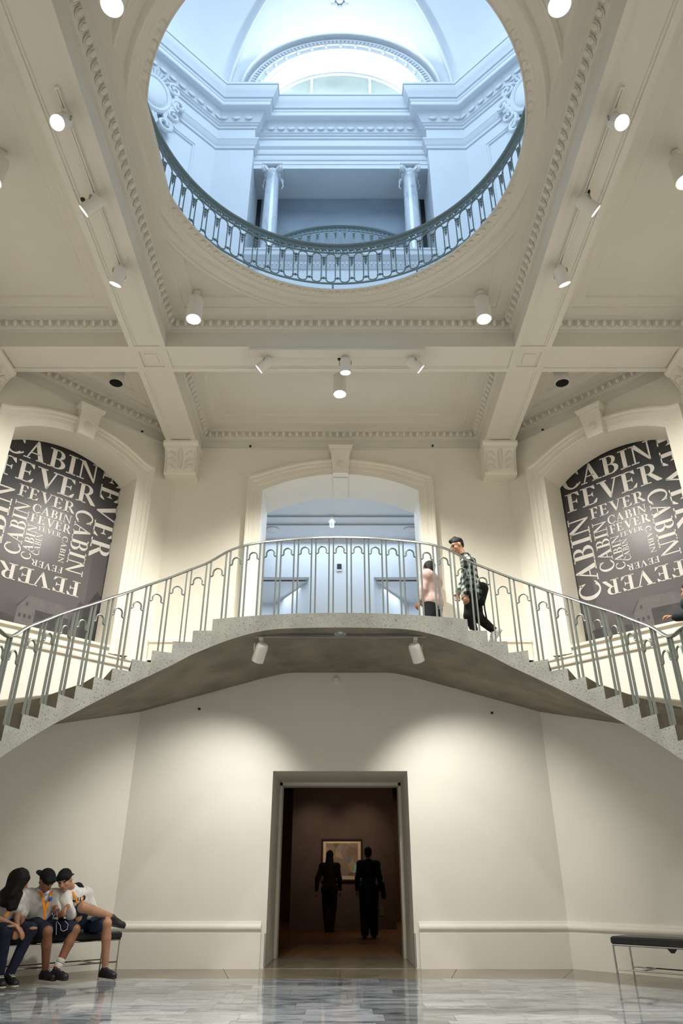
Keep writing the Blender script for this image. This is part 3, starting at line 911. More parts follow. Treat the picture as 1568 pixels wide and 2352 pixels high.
# panels and cartouches of the slanted faces
for nm, a, b, side in (('left', 7, 0, -1), ('right', 1, 2, 1)):
    A, u, n_out, L = facet(OCT[a], OCT[b])
    q = lambda s, d, z: A + u * s - n_out * d + Vector((0, 0, z))
    par = [o for o in bpy.data.objects if o.name == 'wall_rotunda_%s' % nm][0]
    for rect in ((0.55, L - 0.55, 10.2, 17.25),):
        s0, s1, z0, z1 = rect
        for prof in ([(0, 0), (0.0, 0.05), (0.04, 0.06), (0.06, 0.04), (0.09, 0.035), (0.11, 0)],):
            rows = []
            for (s, z, ds, dz) in ((s0, z0, 1, 1), (s1, z0, -1, 1), (s1, z1, -1, -1), (s0, z1, 1, -1)):
                rows.append([q(s + ds * o_, h, z + dz * o_) for o_, h in prof])
            MB().grid(rows, closed_u=True).build('panel_moulding', M_white, par)
    # cartouche: oval shield in a scrolled frame
    c0 = q(L / 2, 0.10, 17.65)
    T3 = frame(-n_out, u)
    root = thing('cartouche', 'white plaster cartouche with oval shield on the upper %s slanted wall' % nm, 'cartouche', c0)
    P2 = lambda s, z, d=0.0: c0 + u * s + Vector((0, 0, z)) - n_out * d
    mb = MB(); mb.ball(c0 - n_out * 0.02, (0.40, 0.55, 0.16), 20, 10, T3)
    # orient: frame x = u, y = up
    mb.v = []; mb.f = []
    rows = []
    for i in range(9):
        r_ = i / 8
        rows.append([P2(0.38 * r_ * math.cos(2 * math.pi * j / 24), 0.52 * r_ * math.sin(2 * math.pi * j / 24), 0.05 + 0.16 * math.sqrt(max(0, 1 - r_ * r_))) for j in range(24)])
    mb.grid(rows, closed_v=True)
    mb.build('shield', M_white, root)
    mb = MB(); mb.tube([P2(0.42 * math.cos(2 * math.pi * j / 32), 0.57 * math.sin(2 * math.pi * j / 32), 0.07) for j in range(32)], 0.075, 8, closed=True)
    mb.build('shield_rim', M_white, root)
    def scroll(s, z, r0, turns, sgn, flip, rr=0.06):
        pts = []
        for k in range(28):
            t = k / 27
            a = sgn * turns * 2 * math.pi * t + flip
            r_ = r0 * (1 - 0.85 * t)
            pts.append(P2(s + r_ * math.cos(a), z + r_ * math.sin(a), 0.06 + 0.05 * t))
        m_ = MB(); m_.tube(pts, [rr * (1 - 0.45 * k / 27) for k in range(28)], 7)
        m_.build('scroll', M_white, root)
    for s in (-1, 1):
        scroll(s * 0.50, 0.62, 0.20, 1.4, s, R(90))
        scroll(s * 0.68, 0.18, 0.22, 1.3, -s, R(-90), 0.07)
        scroll(s * 0.60, -0.30, 0.18, 1.3, s, R(90))
        scroll(s * 0.40, -0.78, 0.22, 1.4, -s, R(90), 0.065)
        mb = MB(); mb.tube([P2(s * (0.50 + 0.12 * math.sin(k / 9 * math.pi * 2)), 0.6 - k / 9 * 1.4, 0.05) for k in range(10)], 0.07, 7)
        mb.build('side_leaf', M_white, root)
    mb = MB()
    for k in range(-3, 4):
        mb.tube([P2(0.05 * k, 0.55, 0.05), P2(0.10 * k, 0.78 - 0.015 * k * k, 0.13), P2(0.13 * k, 0.92 - 0.03 * k * k, 0.06)], [0.03, 0.045, 0.02], 6)
    mb.build('crest_shell', M_white, root)
    mb = MB()
    for k in range(5):
        mb.tube([P2((k - 2) * 0.07, -0.62, 0.06), P2((k - 2) * 0.09, -0.9, 0.11), P2((k - 2) * 0.05, -1.2, 0.05)], [0.04, 0.05, 0.02], 6)
    mb.build('foot_leaf', M_white, root)

# ---- dome: four tall arches with ribs, splayed webs, pendentives, lunette windows
ZS = 19.62
c_ax = Vector((0, CY, 0))
def lean(dz): return 0.205 * dz * dz
def rot4(k): return Matrix.Translation(c_ax) @ Matrix.Rotation(k * math.pi / 2, 4, 'Z') @ Matrix.Translation(-c_ax)
NA = 40
def rib_pt(i, n=NA, R0=3.02, dy=0.0):
    a = math.pi * i / n
    dz = R0 * math.sin(a)
    return Vector((-R0 * math.cos(a), 11.02 + dy - lean(dz * 3.02 / R0), ZS + dz))
def low_pt(i, n=NA):
    a = math.pi * i / n
    return Vector((-2.66 * math.cos(a), 11.02 - 0.04 * math.sin(a), ZS + 2.74 * math.sin(a)))
dome = MB().lathe([(3.2, 22.62), (2.3, 22.75), (2.3, 23.0)], (0, CY, 0), 48).build('ceiling_dome', M_white)
dome['kind'] = 'structure'
for k in range(4):
    T = rot4(k)
    rows = []
    for i in range(NA + 1):
        a, b = rib_pt(i), low_pt(i)
        rows.append([T @ (a.lerp(b, t) + Vector((0, 0.10 * math.sin(math.pi * t), 0))) for t in (0, 0.2, 0.4, 0.6, 0.8, 1)] + [T @ (b + Vector((0, 0.34, 0)))])
    MB().grid(rows).build('dome_web', M_white, dome)
    # the rib: a moulded band following the tall arch
    rows = []
    for i in range(NA + 1):
        p = rib_pt(i)
        a = math.pi * i / NA
        out = Vector((-math.cos(a), 0, math.sin(a)))
        row = []
        for o_, h in ((-0.10, 0.0), (-0.10, 0.05), (-0.06, 0.07), (-0.02, 0.05), (0.05, 0.05), (0.08, 0.085), (0.13, 0.085), (0.16, 0.03), (0.16, -0.02)):
            row.append(T @ (p + out * o_ - Vector((0, h, 0)) - Vector((0, lean(1) * 0, 0))))
        rows.append(row)
    MB().grid(rows).build('dome_rib', M_white, dome)
    # pendentive between this arch and the next one
    T2 = rot4(k + 1)
    rows = []
    for i in range(NA // 2 + 1):
        a = T @ rib_pt(i, R0=3.02)
        b = T2 @ rib_pt(NA - i, R0=3.02)
        row = []
        for j in range(9):
            t = j / 8
            p = a.lerp(b, t)
            d = Vector((p.x, p.y - CY, 0)).normalized()
            bul = 0.35 * math.sin(math.pi * t) * (i / (NA / 2))
            row.append(p + d * bul)
        rows.append(row)
    MB().grid(rows).build('pendentive', M_white, dome)
# skylight closing the crown
cap = MB()
for k in range(4):
    T = rot4(k); T2 = rot4(k + 1)
    a, b = T @ rib_pt(NA // 2), T2 @ rib_pt(NA // 2)
    d = ((a + b) / 2 - Vector((0, CY, 0))); d.z = 0; d.normalize()
    row0 = [a.lerp(b, j / 8) + d * 0.35 * math.sin(math.pi * j / 8) for j in range(9)]
    row1 = [Vector((p.x * 0.55, CY + (p.y - CY) * 0.55, 22.9)) for p in row0]
    cap.grid([row0, row1])
cap.build('dome_cap', M_white, dome)
sky = MB().lathe([(0.0, 22.96), (2.35, 22.96)], (0, CY, 0), 32).build('window_3', mat('skylight_glass', (0.7, 0.8, 0.9), 0.4, emit=(0.6, 0.8, 1.0), strength=1.5)); sky['kind'] = 'structure'

# lunette on the far side
def arch_sweep(mb, prof, cz=ZS, n=48, c=(0, 0)):
    rows = []
    for i in range(n + 1):
        a = math.pi * i / n
        rows.append([Vector((-r_ * math.cos(a), y_, cz + r_ * math.sin(a))) for r_, y_ in prof])
    return mb.grid(rows)
lun = MB()
arch_sweep(lun, [(2.72, 11.30), (2.60, 11.28), (2.60, 11.20), (2.55, 11.16), (2.50, 11.16), (2.49, 11.19), (2.40, 11.20), (2.38, 11.17), (2.34, 11.17), (2.33, 11.21), (2.21, 11.22), (2.19, 11.24), (2.19, 11.86), (2.13, 11.88), (2.11, 11.84), (2.06, 11.84), (2.05, 11.90)])
lunette = lun.build('window_4', M_white); lunette['kind'] = 'structure'
eg = MB(); eg.ball((0, 0, 0), (0.038, 0.03, 0.055), 8, 5)
eg_me = eg.mesh('egg'); eg_me.materials.append(M_white)
for i in range(68):
    a = math.pi * (i + 0.5) / 68
    inst('egg', eg_me, lunette, Vector((-2.445 * math.cos(a), 11.175, ZS + 2.445 * math.sin(a))), Matrix.Rotation(-(a - math.pi / 2) * -1, 3, 'Y'))
dm_ = MB(); dm_.ball((0, 0, 0), 0.04, 10, 6)
dm_me = dm_.mesh('drop_bead'); dm_me.materials.append(M_white)
for i in range(17):
    a = math.pi * (i + 0.5) / 17
    inst('drop_bead', dm_me, lunette, Vector((-2.255 * math.cos(a), 11.18, ZS + 2.255 * math.sin(a))))
for i in range(7):                       # sunk panels of the intrados, drawn by their raised frames
    a0, a1 = math.pi * (i + 0.12) / 7, math.pi * (i + 0.88) / 7
    mb = MB()
    q = lambda a, y_, r_=2.175: Vector((-r_ * math.cos(a), y_, ZS + r_ * math.sin(a)))
    for (ya, yb) in ((11.34, 11.37), (11.72, 11.75)):
        rows = [[q(a0 + (a1 - a0) * k / 8, ya), q(a0 + (a1 - a0) * k / 8, yb), q(a0 + (a1 - a0) * k / 8, yb, 2.19)] for k in range(9)]
        mb.grid(rows)
    for aa in (a0, a1):
        mb.add([q(aa - 0.007, 11.34), q(aa + 0.007, 11.34), q(aa + 0.007, 11.75), q(aa - 0.007, 11.75)], [(0, 1, 2, 3)])
    mb.build('intrados_panel', M_white, lunette)
M_glass = mat('frosted_green_glass', (0.40, 0.445, 0.40), 0.35, var=(1.2, 0.16))
gl = MB()
gl.add([Vector((0, 11.87, ZS - 0.1))] + [Vector((-2.08 * math.cos(math.pi * i / 32), 11.87, ZS - 0.1 + 2.08 * math.sin(math.pi * i / 32) + 0.1 * (0 < i < 32))) for i in range(33)], [(0, i + 1, i + 2) for i in range(32)])
for x0, x1 in ((-2.1, -0.86), (-0.80, 0.80), (0.86, 2.1)):
    pts = [(x0, ZS - 0.1), (x1, ZS - 0.1)]
    for k in range(13):
        x = x1 + (x0 - x1) * k / 12
        pts.append((x, ZS + math.sqrt(max(0.0, 2.08 ** 2 - x * x))))
    MB().prism([(a, 11.87, b) for a, b in pts], (0, 0.02, 0)).build('pane', M_glass, lunette)
for x in (-0.83, 0.83):
    MB().box(x - 0.032, x + 0.032, 11.82, 11.90, ZS - 0.1, ZS + math.sqrt(2.08 ** 2 - x * x)).build('mullion', M_white, lunette)
MB().box(-2.2, 2.2, 11.15, 12.0, ZS - 0.14, ZS - 0.02).build('window_sill', M_white, lunette)
# rosette on the web above the window
t_ = 0.45
pc = rib_pt(NA // 2).lerp(low_pt(NA // 2), t_)
nn = (Vector((1, 0, 0)).cross(rib_pt(NA // 2) - low_pt(NA // 2))).normalized()
if nn.y > 0: nn = -nn
pc = at_plane(780, -3, pc, nn) + nn * 0.02
ros = MB()
Tn = frame(nn, (1, 0, 0))
for k in range(8):
    a = 2 * math.pi * k / 8
    ros.ball(pc + Tn @ Vector((0.20 * math.cos(a), 0.20 * math.sin(a), 0.03)), (0.085, 0.085, 0.05), 8, 5, Tn)
ros.ball(pc + nn * 0.05, (0.10, 0.10, 0.07), 10, 6, Tn)
ros.build('rosette', M_white, dome)

# ---- ionic columns of the loggia
def column(x):
    s = 'left' if x < 0 else 'right'
    c = Vector((x, 11.72, Z_LED + 0.005))
    root = thing('ionic_column', 'veined marble column with curled capital, %s of the loggia behind the ring balustrade' % ('left' if x < 0 else 'right'), 'column', c, 'loggia columns')
    hgt = Z_SOF - Z_LED - 0.01
    MB().lathe([(0, 0), (0.26, 0), (0.26, 0.08), (0.24, 0.09), (0.25, 0.13), (0.22, 0.17), (0.20, 0.18), (0.205, 0.21), (0.19, 0.22)], c, 28).build('base', M_column, root)
    MB().lathe([(0.19, 0.21), (0.19, 0.9), (0.182, 1.7), (0.165, hgt - 0.36), (0.175, hgt - 0.34), (0.175, hgt - 0.31)], c, 28).build('shaft', M_column, root)
    MB().lathe([(0.165, hgt - 0.32), (0.21, hgt - 0.26), (0.215, hgt - 0.20), (0.0, hgt - 0.2)], c, 28).build('echinus', M_white, root)
    MB().bbox(c.x - 0.25, c.x + 0.25, c.y - 0.25, c.y + 0.25, c.z + hgt - 0.09, c.z + hgt, 0.015).build('abacus', M_white, root)
    for sx in (-1, 1):
        for sy in (-1, 1):
            d = Vector((sx, sy, 0)).normalized()
            nrm = Vector((-d.y, d.x, 0))
            pts = []
            for k in range(26):
                t = k / 25
                a = R(90) - t * 3.4 * math.pi
                r_ = 0.095 * (1 - 0.82 * t)
                pts.append(c + d * (0.25 + r_ * math.cos(a)) + Vector((0, 0, hgt - 0.20 + r_ * math.sin(a))))
            mb = MB(); mb.tube(pts, [0.032 - 0.012 * k / 25 for k in range(26)], 6)
            mb.tube([c + d * 0.25 + Vector((0, 0, hgt - 0.20)) - nrm * 0.06, c + d * 0.25 + Vector((0, 0, hgt - 0.20)) + nrm * 0.06], 0.07, 12)
            mb.build('volute', M_white, root)
    for sx in (-1, 1):                     # hanging husk behind the capital
        MB().tube([c + Vector((sx * 0.22, 0.14, hgt - 0.25)), c + Vector((sx * 0.26, 0.16, hgt - 0.42)), c + Vector((sx * 0.22, 0.15, hgt - 0.55))], [0.022, 0.018, 0.008], 6).build('husk', M_white, root)
column(-1.74); column(1.76)

# ---- iron balustrades: stadium loops, bead drops, running scroll, moulded handrail
def loop_mesh(h, w):
    mb = MB()
    pts = []
    r_ = w / 2
    for a in range(0, 181, 22):
        pts.append(Vector((r_ * math.cos(R(a)), 0, h - r_ + r_ * math.sin(R(a)))))
    for a in range(180, 361, 22):
        pts.append(Vector((r_ * math.cos(R(a)), 0, r_ + r_ * math.sin(R(a)))))
    mb.tube(pts, 0.0105, 6, closed=True)
    for z in (h - r_ - 0.01, r_ + 0.01):
        for s in (-1, 1):
            mb.ball((s * r_, 0, z), 0.018, 6, 4)
    me = mb.mesh('baluster_loop'); me.materials.append(M_iron)
    return me
def bead_mesh(h):
    mb = MB()
    for k, r_ in enumerate((0.026, 0.024, 0.022)):
        mb.ball((0, 0, h - 0.10 - k * 0.055), r_, 8, 5)
    mb.lathe([(0.0, h - 0.30), (0.012, h - 0.25), (0.016, h - 0.225)], (0, 0, 0), 6)
    mb.ball((0, 0, 0.09), 0.022, 8, 5)
    mb.box(-0.03, 0.03, -0.006, 0.006, 0.08, 0.10)
    me = mb.mesh('bead_drop'); me.materials.append(M_iron)
    return me
def scroll_mesh(w):
    mb = MB()
    pts = []
    for k in range(14):
        t = k / 13
        pts.append(Vector((-w / 2 + w * t, 0, 0.028 * math.sin((t - 0.5) * math.pi * 1.0) + 0.020 * math.sin(2 * math.pi * t))))
    mb.tube(pts, [0.006 + 0.012 * math.sin(math.pi * k / 13) for k in range(14)], 5)
    mb.ball((w * 0.30, 0, -0.012), 0.017, 6, 4)
    me = mb.mesh('scroll'); me.materials.append(M_iron)
    return me
LOOP = loop_mesh(0.64, 0.150)
BEAD = bead_mesh(0.64)
SCR = scroll_mesh(0.105)
ZR = 10.34                                # top of the ring handrail
RR = 2.60
root = thing('ring_balustrade', 'dark green iron balustrade curving round the circular ceiling opening', 'balustrade', (CX, CY, Z_UF))
rp = [(RR - 0.050, ZR - 0.055), (RR - 0.055, ZR - 0.03), (RR - 0.03, ZR), (RR + 0.03, ZR), (RR + 0.055, ZR - 0.03), (RR + 0.05, ZR - 0.055), (RR + 0.02, ZR - 0.07), (RR - 0.02, ZR - 0.07)]
MB().lathe(rp, (CX, CY, 0), 128, closed=True).build('handrail', M_iron, root)
for nm, z in (('scroll_rail', ZR - 0.195), ('bottom_rail', ZR - 0.88)):
    MB().lathe([(RR - 0.012, z), (RR + 0.012, z), (RR + 0.012, z + 0.022), (RR - 0.012, z + 0.022)], (CX, CY, 0), 128, closed=True).build(nm, M_iron, root)
NB = 72
for i in range(NB):
    a = 2 * math.pi * (i + 0.5) / NB
    for nm, me, z, aa in (('baluster_loop', LOOP, ZR - 0.845, a), ('bead_drop', BEAD, ZR - 0.845, a + math.pi / NB), ('scroll', SCR, ZR - 0.125, a), ('scroll', SCR, ZR - 0.125, a + math.pi / NB)):
        p = Vector((CX + RR * math.cos(aa), CY + RR * math.sin(aa), z))
        if p.y < 3.4:
            continue
        inst(nm, me, root, p, aa + math.pi / 2)
for i in range(12):
    a = 2 * math.pi * i / 12 + 0.03
    MB().tube([(CX + RR * math.cos(a), CY + RR * math.sin(a), Z_UF), (CX + RR * math.cos(a), CY + RR * math.sin(a), ZR - 0.87)], 0.014, 6).build('foot', M_iron, root)

# bowed balustrade of the loggia
BR, by0 = 3.4, 11.40
root = thing('bowed_balustrade', 'blue grey iron balustrade bowed out between the two marble columns', 'balustrade', (0, by0, Z_LED))
def bow(x): return by0 + 0.05 + BR - math.sqrt(BR * BR - x * x)
zt = Z_LED + 0.90
prof_pts = [(-0.045, -0.05), (-0.05, -0.02), (-0.02, 0.0), (0.02, 0.0), (0.05, -0.02), (0.045, -0.05), (0, -0.07)]
for nm, zz, sc2 in (('handrail', zt, 1.0), ('scroll_rail', zt - 0.18, 0.3), ('bottom_rail', zt - 0.84, 0.3)):
    rows = []
    for k in range(33):
        x = -1.62 + 3.24 * k / 32
        d = math.asin(x / BR)
        rows.append([Vector((x - o_ * sc2 * math.sin(d) * -1, bow(x) + o_ * sc2 * math.cos(d), zz + h * sc2)) for o_, h in prof_pts])
    MB().grid(rows, closed_v=True).build(nm, M_iron, root)
for k in range(15):
    for nm, me, dz, off in (('baluster_loop', LOOP, -0.82, 0.0), ('bead_drop', BEAD, -0.82, 0.5), ('scroll', SCR, -0.115, 0.0), ('scroll', SCR, -0.115, 0.5)):
        x = -1.5 + 0.2125 * (k + off)
        if x > 1.6: continue
        inst(nm, me, root, Vector((x, bow(x), zt + dz)), math.asin(x / BR))
# ================================================================== STAIRCASE
INNER_EDGE = [(1.79, 9.366), (2.052, 9.370), (2.306, 9.326), (2.542, 9.208), (2.748, 9.051), (2.937, 8.897), (3.080, 8.686), (3.204, 8.470), (3.294, 8.208), (3.368, 7.950), (3.447, 7.722), (3.497, 7.470)]
NS = 11
def wall_pt(s, d=0.022):
    """point at plan distance s from the middle along the right-hand walls, d in front of them"""
    if s <= H:
        return Vector((s, YB - d))
    if s <= H + FD:
        t = (s - H) / math.sqrt(2)
        return Vector((H + t - d * 0.707, YB - t - d * 0.707))
    return Vector((W - d, YB - (W - H) - (s - H - FD)))
def outer_s(k): return 1.3 + 0.58 * k
def z_soff_out(s):
    t = max(0.0, s - 0.75)
    return 4.11 - 0.28 * (t - 0.2 * (1 - math.exp(-t / 0.2)))
def mid_edge(x):                      # front edge of the landing, bowed towards the hall
    return 9.10 + 0.266 * (abs(x) / 1.79) ** 2
def z_soff_in(x):
    t = max(0.0, abs(x) - 0.85)
    return 4.11 - 0.19 * (t / 0.94) ** 1.6
stair = thing('staircase', 'grey concrete double staircase with a bowed landing above the dark doorway', 'staircase', (0, YB, Z_LAND))
# landing
NL = 28
rows_t, rows_b = [], []
top_in, top_out, bot_in, bot_out = [], [], [], []
for i in range(NL + 1):
    t = -1 + 2 * i / NL
    xi, xo = 1.79 * t, 1.30 * t
    yi = mid_edge(xi)
    top_in.append(Vector((xi, yi, Z_LAND))); top_out.append(Vector((xo, YB - 0.022, Z_LAND)))
    bot_in.append(Vector((xi, yi, z_soff_in(xi)))); bot_out.append(Vector((xo, YB - 0.022, z_soff_out(abs(xo)))))
def lofted(a, b, n=6):
    return [[p.lerp(q, j / n) for j in range(n + 1)] for p, q in zip(a, b)]
MB().grid(lofted(top_in, top_out)).grid([top_out, bot_out]).build('landing_slab', M_conc, stair)
MB().grid(lofted(bot_in, bot_out)).build('landing_soffit', M_conc, stair)
MB().grid([top_in, bot_in]).grid([[bot_in[0], top_in[0]], [bot_out[0], top_out[0]]]).grid([[bot_in[-1], top_in[-1]], [bot_out[-1], top_out[-1]]]).build('landing_fascia', M_agg, stair)
def mirror(p, s): return Vector((p[0] * s, p[1], p[2]))
PLAT = Z_LAND - RISE * (NS + 1)
for s in (-1, 1):
    for k in range(1, NS + 1):
        z = Z_LAND - RISE * k
        def zi(q):
            return z_soff_in(1.79) if q == 0 else Z_LAND - RISE * q - 0.35
        i0, i1 = INNER_EDGE[k - 1], INNER_EDGE[k]
        o0, o1 = wall_pt(outer_s(k - 1)), wall_pt(outer_s(k))
        bo0, bo1 = z_soff_out(outer_s(k - 1)), z_soff_out(outer_s(k))
        # corner of the room falls inside this step: keep the wall line
        mid = None
        for cor, pos in ((H, (H, YB)), (H + FD, (W, YB - (W - H)))):
            if outer_s(k - 1) < cor < outer_s(k):
                mid = (wall_pt(cor), z_soff_out(cor))
        outs = [(o0, bo0)] + ([mid] if mid else []) + [(o1, bo1)]
        tin = [Vector((*i0, z)), Vector((*i1, z))]
        bin_ = [Vector((*i0, zi(k - 1))), Vector((*i1, zi(k)))]
        tout = [Vector((*p, z)) for p, b in outs]
        bout = [Vector((*p, b)) for p, b in outs]
        mb = MB()
        f = lambda pts: [mirror(p, s) for p in pts]
        mb.add(f(tin + tout[::-1]), [tuple(range(2 + len(tout)))])                      # tread
        m_ = 5
        rows = []
        a_line = [bin_[0].lerp(bout[0], j / m_) for j in range(m_ + 1)]
        b_line = [bin_[1].lerp(bout[-1], j / m_) for j in range(m_ + 1)]
        mb.grid([f(a_line), f(b_line)])
        if mid:
            mb.add(f([bout[0], bout[1], bout[2]]), [(0, 1, 2)])
        up = Z_LAND if k == 1 else z + RISE
        mb.add(f([Vector((*i0, z)), Vector((*o0, z)), Vector((*o0, up)), Vector((*i0, up))]), [(0, 1, 2, 3)])      # riser
        mb.add(f([tin[1], tout[-1], bout[-1], bin_[1]]), [(0, 1, 2, 3)])
        st = mb.build('step', M_conc, stair)
        mb = MB().add(f([bin_[0], bin_[1], tin[1], tin[0], Vector((*i0, up))]), [(0, 1, 2, 3)])
        mb.build('step_end', M_agg, st, smooth=False)
    # intermediate platform, running on towards the viewer along the side wall
    i0 = INNER_EDGE[NS]
    pin = [Vector((*i0, PLAT)), Vector((3.545, 7.20, PLAT)), Vector((3.57, 6.6, PLAT)), Vector((3.57, 5.4, PLAT))]
    pout = [Vector((*wall_pt(outer_s(NS)), PLAT)), Vector((W - 0.022, 7.6, PLAT)), Vector((W - 0.022, 6.6, PLAT)), Vector((W - 0.022, 5.4, PLAT))]
    low = [Z_LAND - RISE * NS - 0.35, PLAT - 0.34, PLAT - 0.30, PLAT - 0.30]
    f = lambda pts: [mirror(p, s) for p in pts]
    bi = [Vector((p.x, p.y, l)) for p, l in zip(pin, low)]
    bo = [Vector((p.x, p.y, l)) for p, l in zip(pout, [z_soff_out(outer_s(NS))] + low[1:])]
    mb = MB().grid([f(pin), f(pout)]).grid([f(bi), f(bo)]).grid([f(pout), f(bo)])
    mb.add(f([pin[-1], pout[-1], bo[-1], bi[-1]]), [(0, 1, 2, 3)])
    mb.add(f([Vector((*i0, PLAT)), pout[0], pout[0] + Vector((0, 0, RISE)), Vector((*i0, PLAT + RISE))]), [(0, 1, 2, 3)])
    pl = mb.build('platform', M_conc, stair)
    MB().grid([f(pin), f(bi)]).build('platform_fascia', M_agg, pl)
    # skirting on the wall that climbs with the steps
    rows = []
    for i in range(25):
        ss = outer_s(0.2) + (outer_s(NS) - outer_s(0.2)) * i / 24
        k_ = (ss - 1.3) / 0.58
        z = Z_LAND - RISE * k_
        rows.append([mirror(Vector((*wall_pt(ss, d), z + h)), s) for d, h in ((0.0, -0.05), (0.02, -0.05), (0.02, 0.10), (0.03, 0.12), (0.03, 0.15), (0.0, 0.165))])
    MB().grid(rows).build('wall_skirting', M_conc, stair)
# dark joint line between soffit and wall
# ---- railing
def inset_pt(p, q, t, d):
    P, Q = Vector(p), Vector(q)
    u = (Q - P).normalized()
    n_ = Vector((u.y, -u.x))           # candidate
    X = P.lerp(Q, t)
    c1, c2 = X + n_ * d, X - n_ * d
    tgt = Vector((0.6, 11.4))
    far = Vector((5.4, 10.2))
    return c1 if (c1 - far).length < (c2 - far).length else c2
posts = []                             # right half: (x, y, z_foot, z_rail)
for i in range(7):
    x = 0.128 + 0.2535 * i
    posts.append((x, mid_edge(x) + 0.07, Z_LAND, None, 'land'))
for k in range(1, NS + 1):
    p = inset_pt(INNER_EDGE[k - 1], INNER_EDGE[k], 0.55, 0.07)
    posts.append((p.x, p.y, Z_LAND - RISE * k, None, k))
for j in range(3):
    posts.append((3.50 + 0.07 + 0.02 * j, 7.30 - 0.26 * j, PLAT, None, 'plat'))
def rail_z(tagk, x, z):
    if tagk == 'land':
        return 5.50 - 0.055 * (abs(x) / 1.79) ** 2 - (0.10 * max(0.0, (abs(x) - 1.25) / 0.54) ** 1.5)
    if tagk == 'plat':
        return PLAT + 1.06
    return z + 1.03 + RISE * 0.45 - (0.03 if tagk == 1 else 0.0)
posts = [(x, y, z, rail_z(tg, x, z), tg) for x, y, z, _, tg in posts]
full = [(-x, y, z, zr, tg) for x, y, z, zr, tg in posts[::-1]] + posts
rail = thing('stair_railing', 'grey green metal stair railing of paired bars joined by small arches', 'railing', (0, 9.1, Z_LAND))
pts = [Vector((x, y, zr)) for x, y, z, zr, tg in full]
sm_ = []
for i in range(len(pts) - 1):          # Catmull-Rom through the post heads
    p0, p1, p2, p3 = pts[max(i - 1, 0)], pts[i], pts[i + 1], pts[min(i + 2, len(pts) - 1)]
    for j in range(4):
        t = j / 4
        sm_.append(0.5 * ((2 * p1) + (p2 - p0) * t + (2 * p0 - 5 * p1 + 4 * p2 - p3) * t * t + (3 * p1 - p0 - 3 * p2 + p3) * t ** 3))
sm_.append(pts[-1])
MB().tube(sm_, 0.028, 10, flat=0.62).build('handrail', M_steel, rail)
heads = []
for i, (x, y, z, zr, tg) in enumerate(full):
    nxt = Vector((full[min(i + 1, len(full) - 1)][0], full[min(i + 1, len(full) - 1)][1]))
    prv = Vector((full[max(i - 1, 0)][0], full[max(i - 1, 0)][1]))
    u = (nxt - prv).normalized()
    slope = (full[min(i + 1, len(full) - 1)][3] - full[max(i - 1, 0)][3]) / max(1e-3, (nxt - prv).length)
    ends = []
    for s in (-1, 1):
        bx, by = x + u.x * 0.031 * s, y + u.y * 0.031 * s
        zt_ = zr + slope * 0.031 * s - 0.008
        T = Matrix.Rotation(math.atan2(u.y, u.x), 4, 'Z')
        mb = MB().box(-0.010, 0.010, -0.013, 0.013, z - 0.01, zt_, Matrix.Translation((bx, by, 0)) @ T)
        mb.build('baluster', M_rail, rail, smooth=False)
        ends.append(Vector((bx, by, zt_)))
    heads.append(ends)
for i in range(len(full) - 1):
    a, b = heads[i][1], heads[i + 1][0]
    if (Vector((a.x, a.y)) - Vector((b.x, b.y))).length > 0.4:
        continue
    zc = min(a.z, b.z) - 0.205
    d = Vector((b.x - a.x, b.y - a.y, 0))
    L = d.length; d.normalize()
    r_ = L * 0.30
    q = lambda t, h: Vector((a.x, a.y, zc)) + d * t + Vector((0, 0, h))
    path = [q(0.0, -0.03), q(L / 2 - r_ - 0.012, -0.03), q(L / 2 - r_, -0.018)]
    path += [q(L / 2 - r_ * math.cos(R(k_)), 0.02 + r_ * math.sin(R(k_))) for k_ in range(0, 181, 18)]
    path += [q(L / 2 + r_, -0.018), q(L / 2 + r_ + 0.012, -0.03), q(L, -0.03)]
    MB().tube(path, 0.0125, 6).build('arch_connector', M_rail, rail)

# ================================================================== BANNERS
def arcpoly(cx, cz, ro, ri, a0, a1, n=14, sx=1.0, sxi=None):
    sxi = sx if sxi is None else sxi
    out = [(cx + ro * sx * math.cos(R(a0 + (a1 - a0) * i / n)), cz + ro * math.sin(R(a0 + (a1 - a0) * i / n))) for i in range(n + 1)]
    inn = [(cx + ri * sxi * math.cos(R(a0 + (a1 - a0) * i / n)), cz + ri * math.sin(R(a0 + (a1 - a0) * i / n))) for i in range(n + 1)]
    return [[out[i], out[i + 1], inn[i + 1], inn[i]] for i in range(n)]
def rect(a, b, c, d): return [(a, c), (b, c), (b, d), (a, d)]
def bowl(x0, z0, z1, wdt, thick, thin):
    """half-round bowl of B and R, thick at the side"""
    zc, h = (z0 + z1) / 2, (z1 - z0) / 2
    n = 14
    o_, i_ = [], []
    for k in range(n + 1):
        a = R(-90 + 180 * k / n)
        o_.append((x0 + wdt * math.cos(a), zc + h * math.sin(a)))
        i_.append((x0 + (wdt - thick) * math.cos(a), zc + (h - thin) * math.sin(a)))
    return [[o_[k], o_[k + 1], i_[k + 1], i_[k]] for k in range(n)]
SER = 0.055
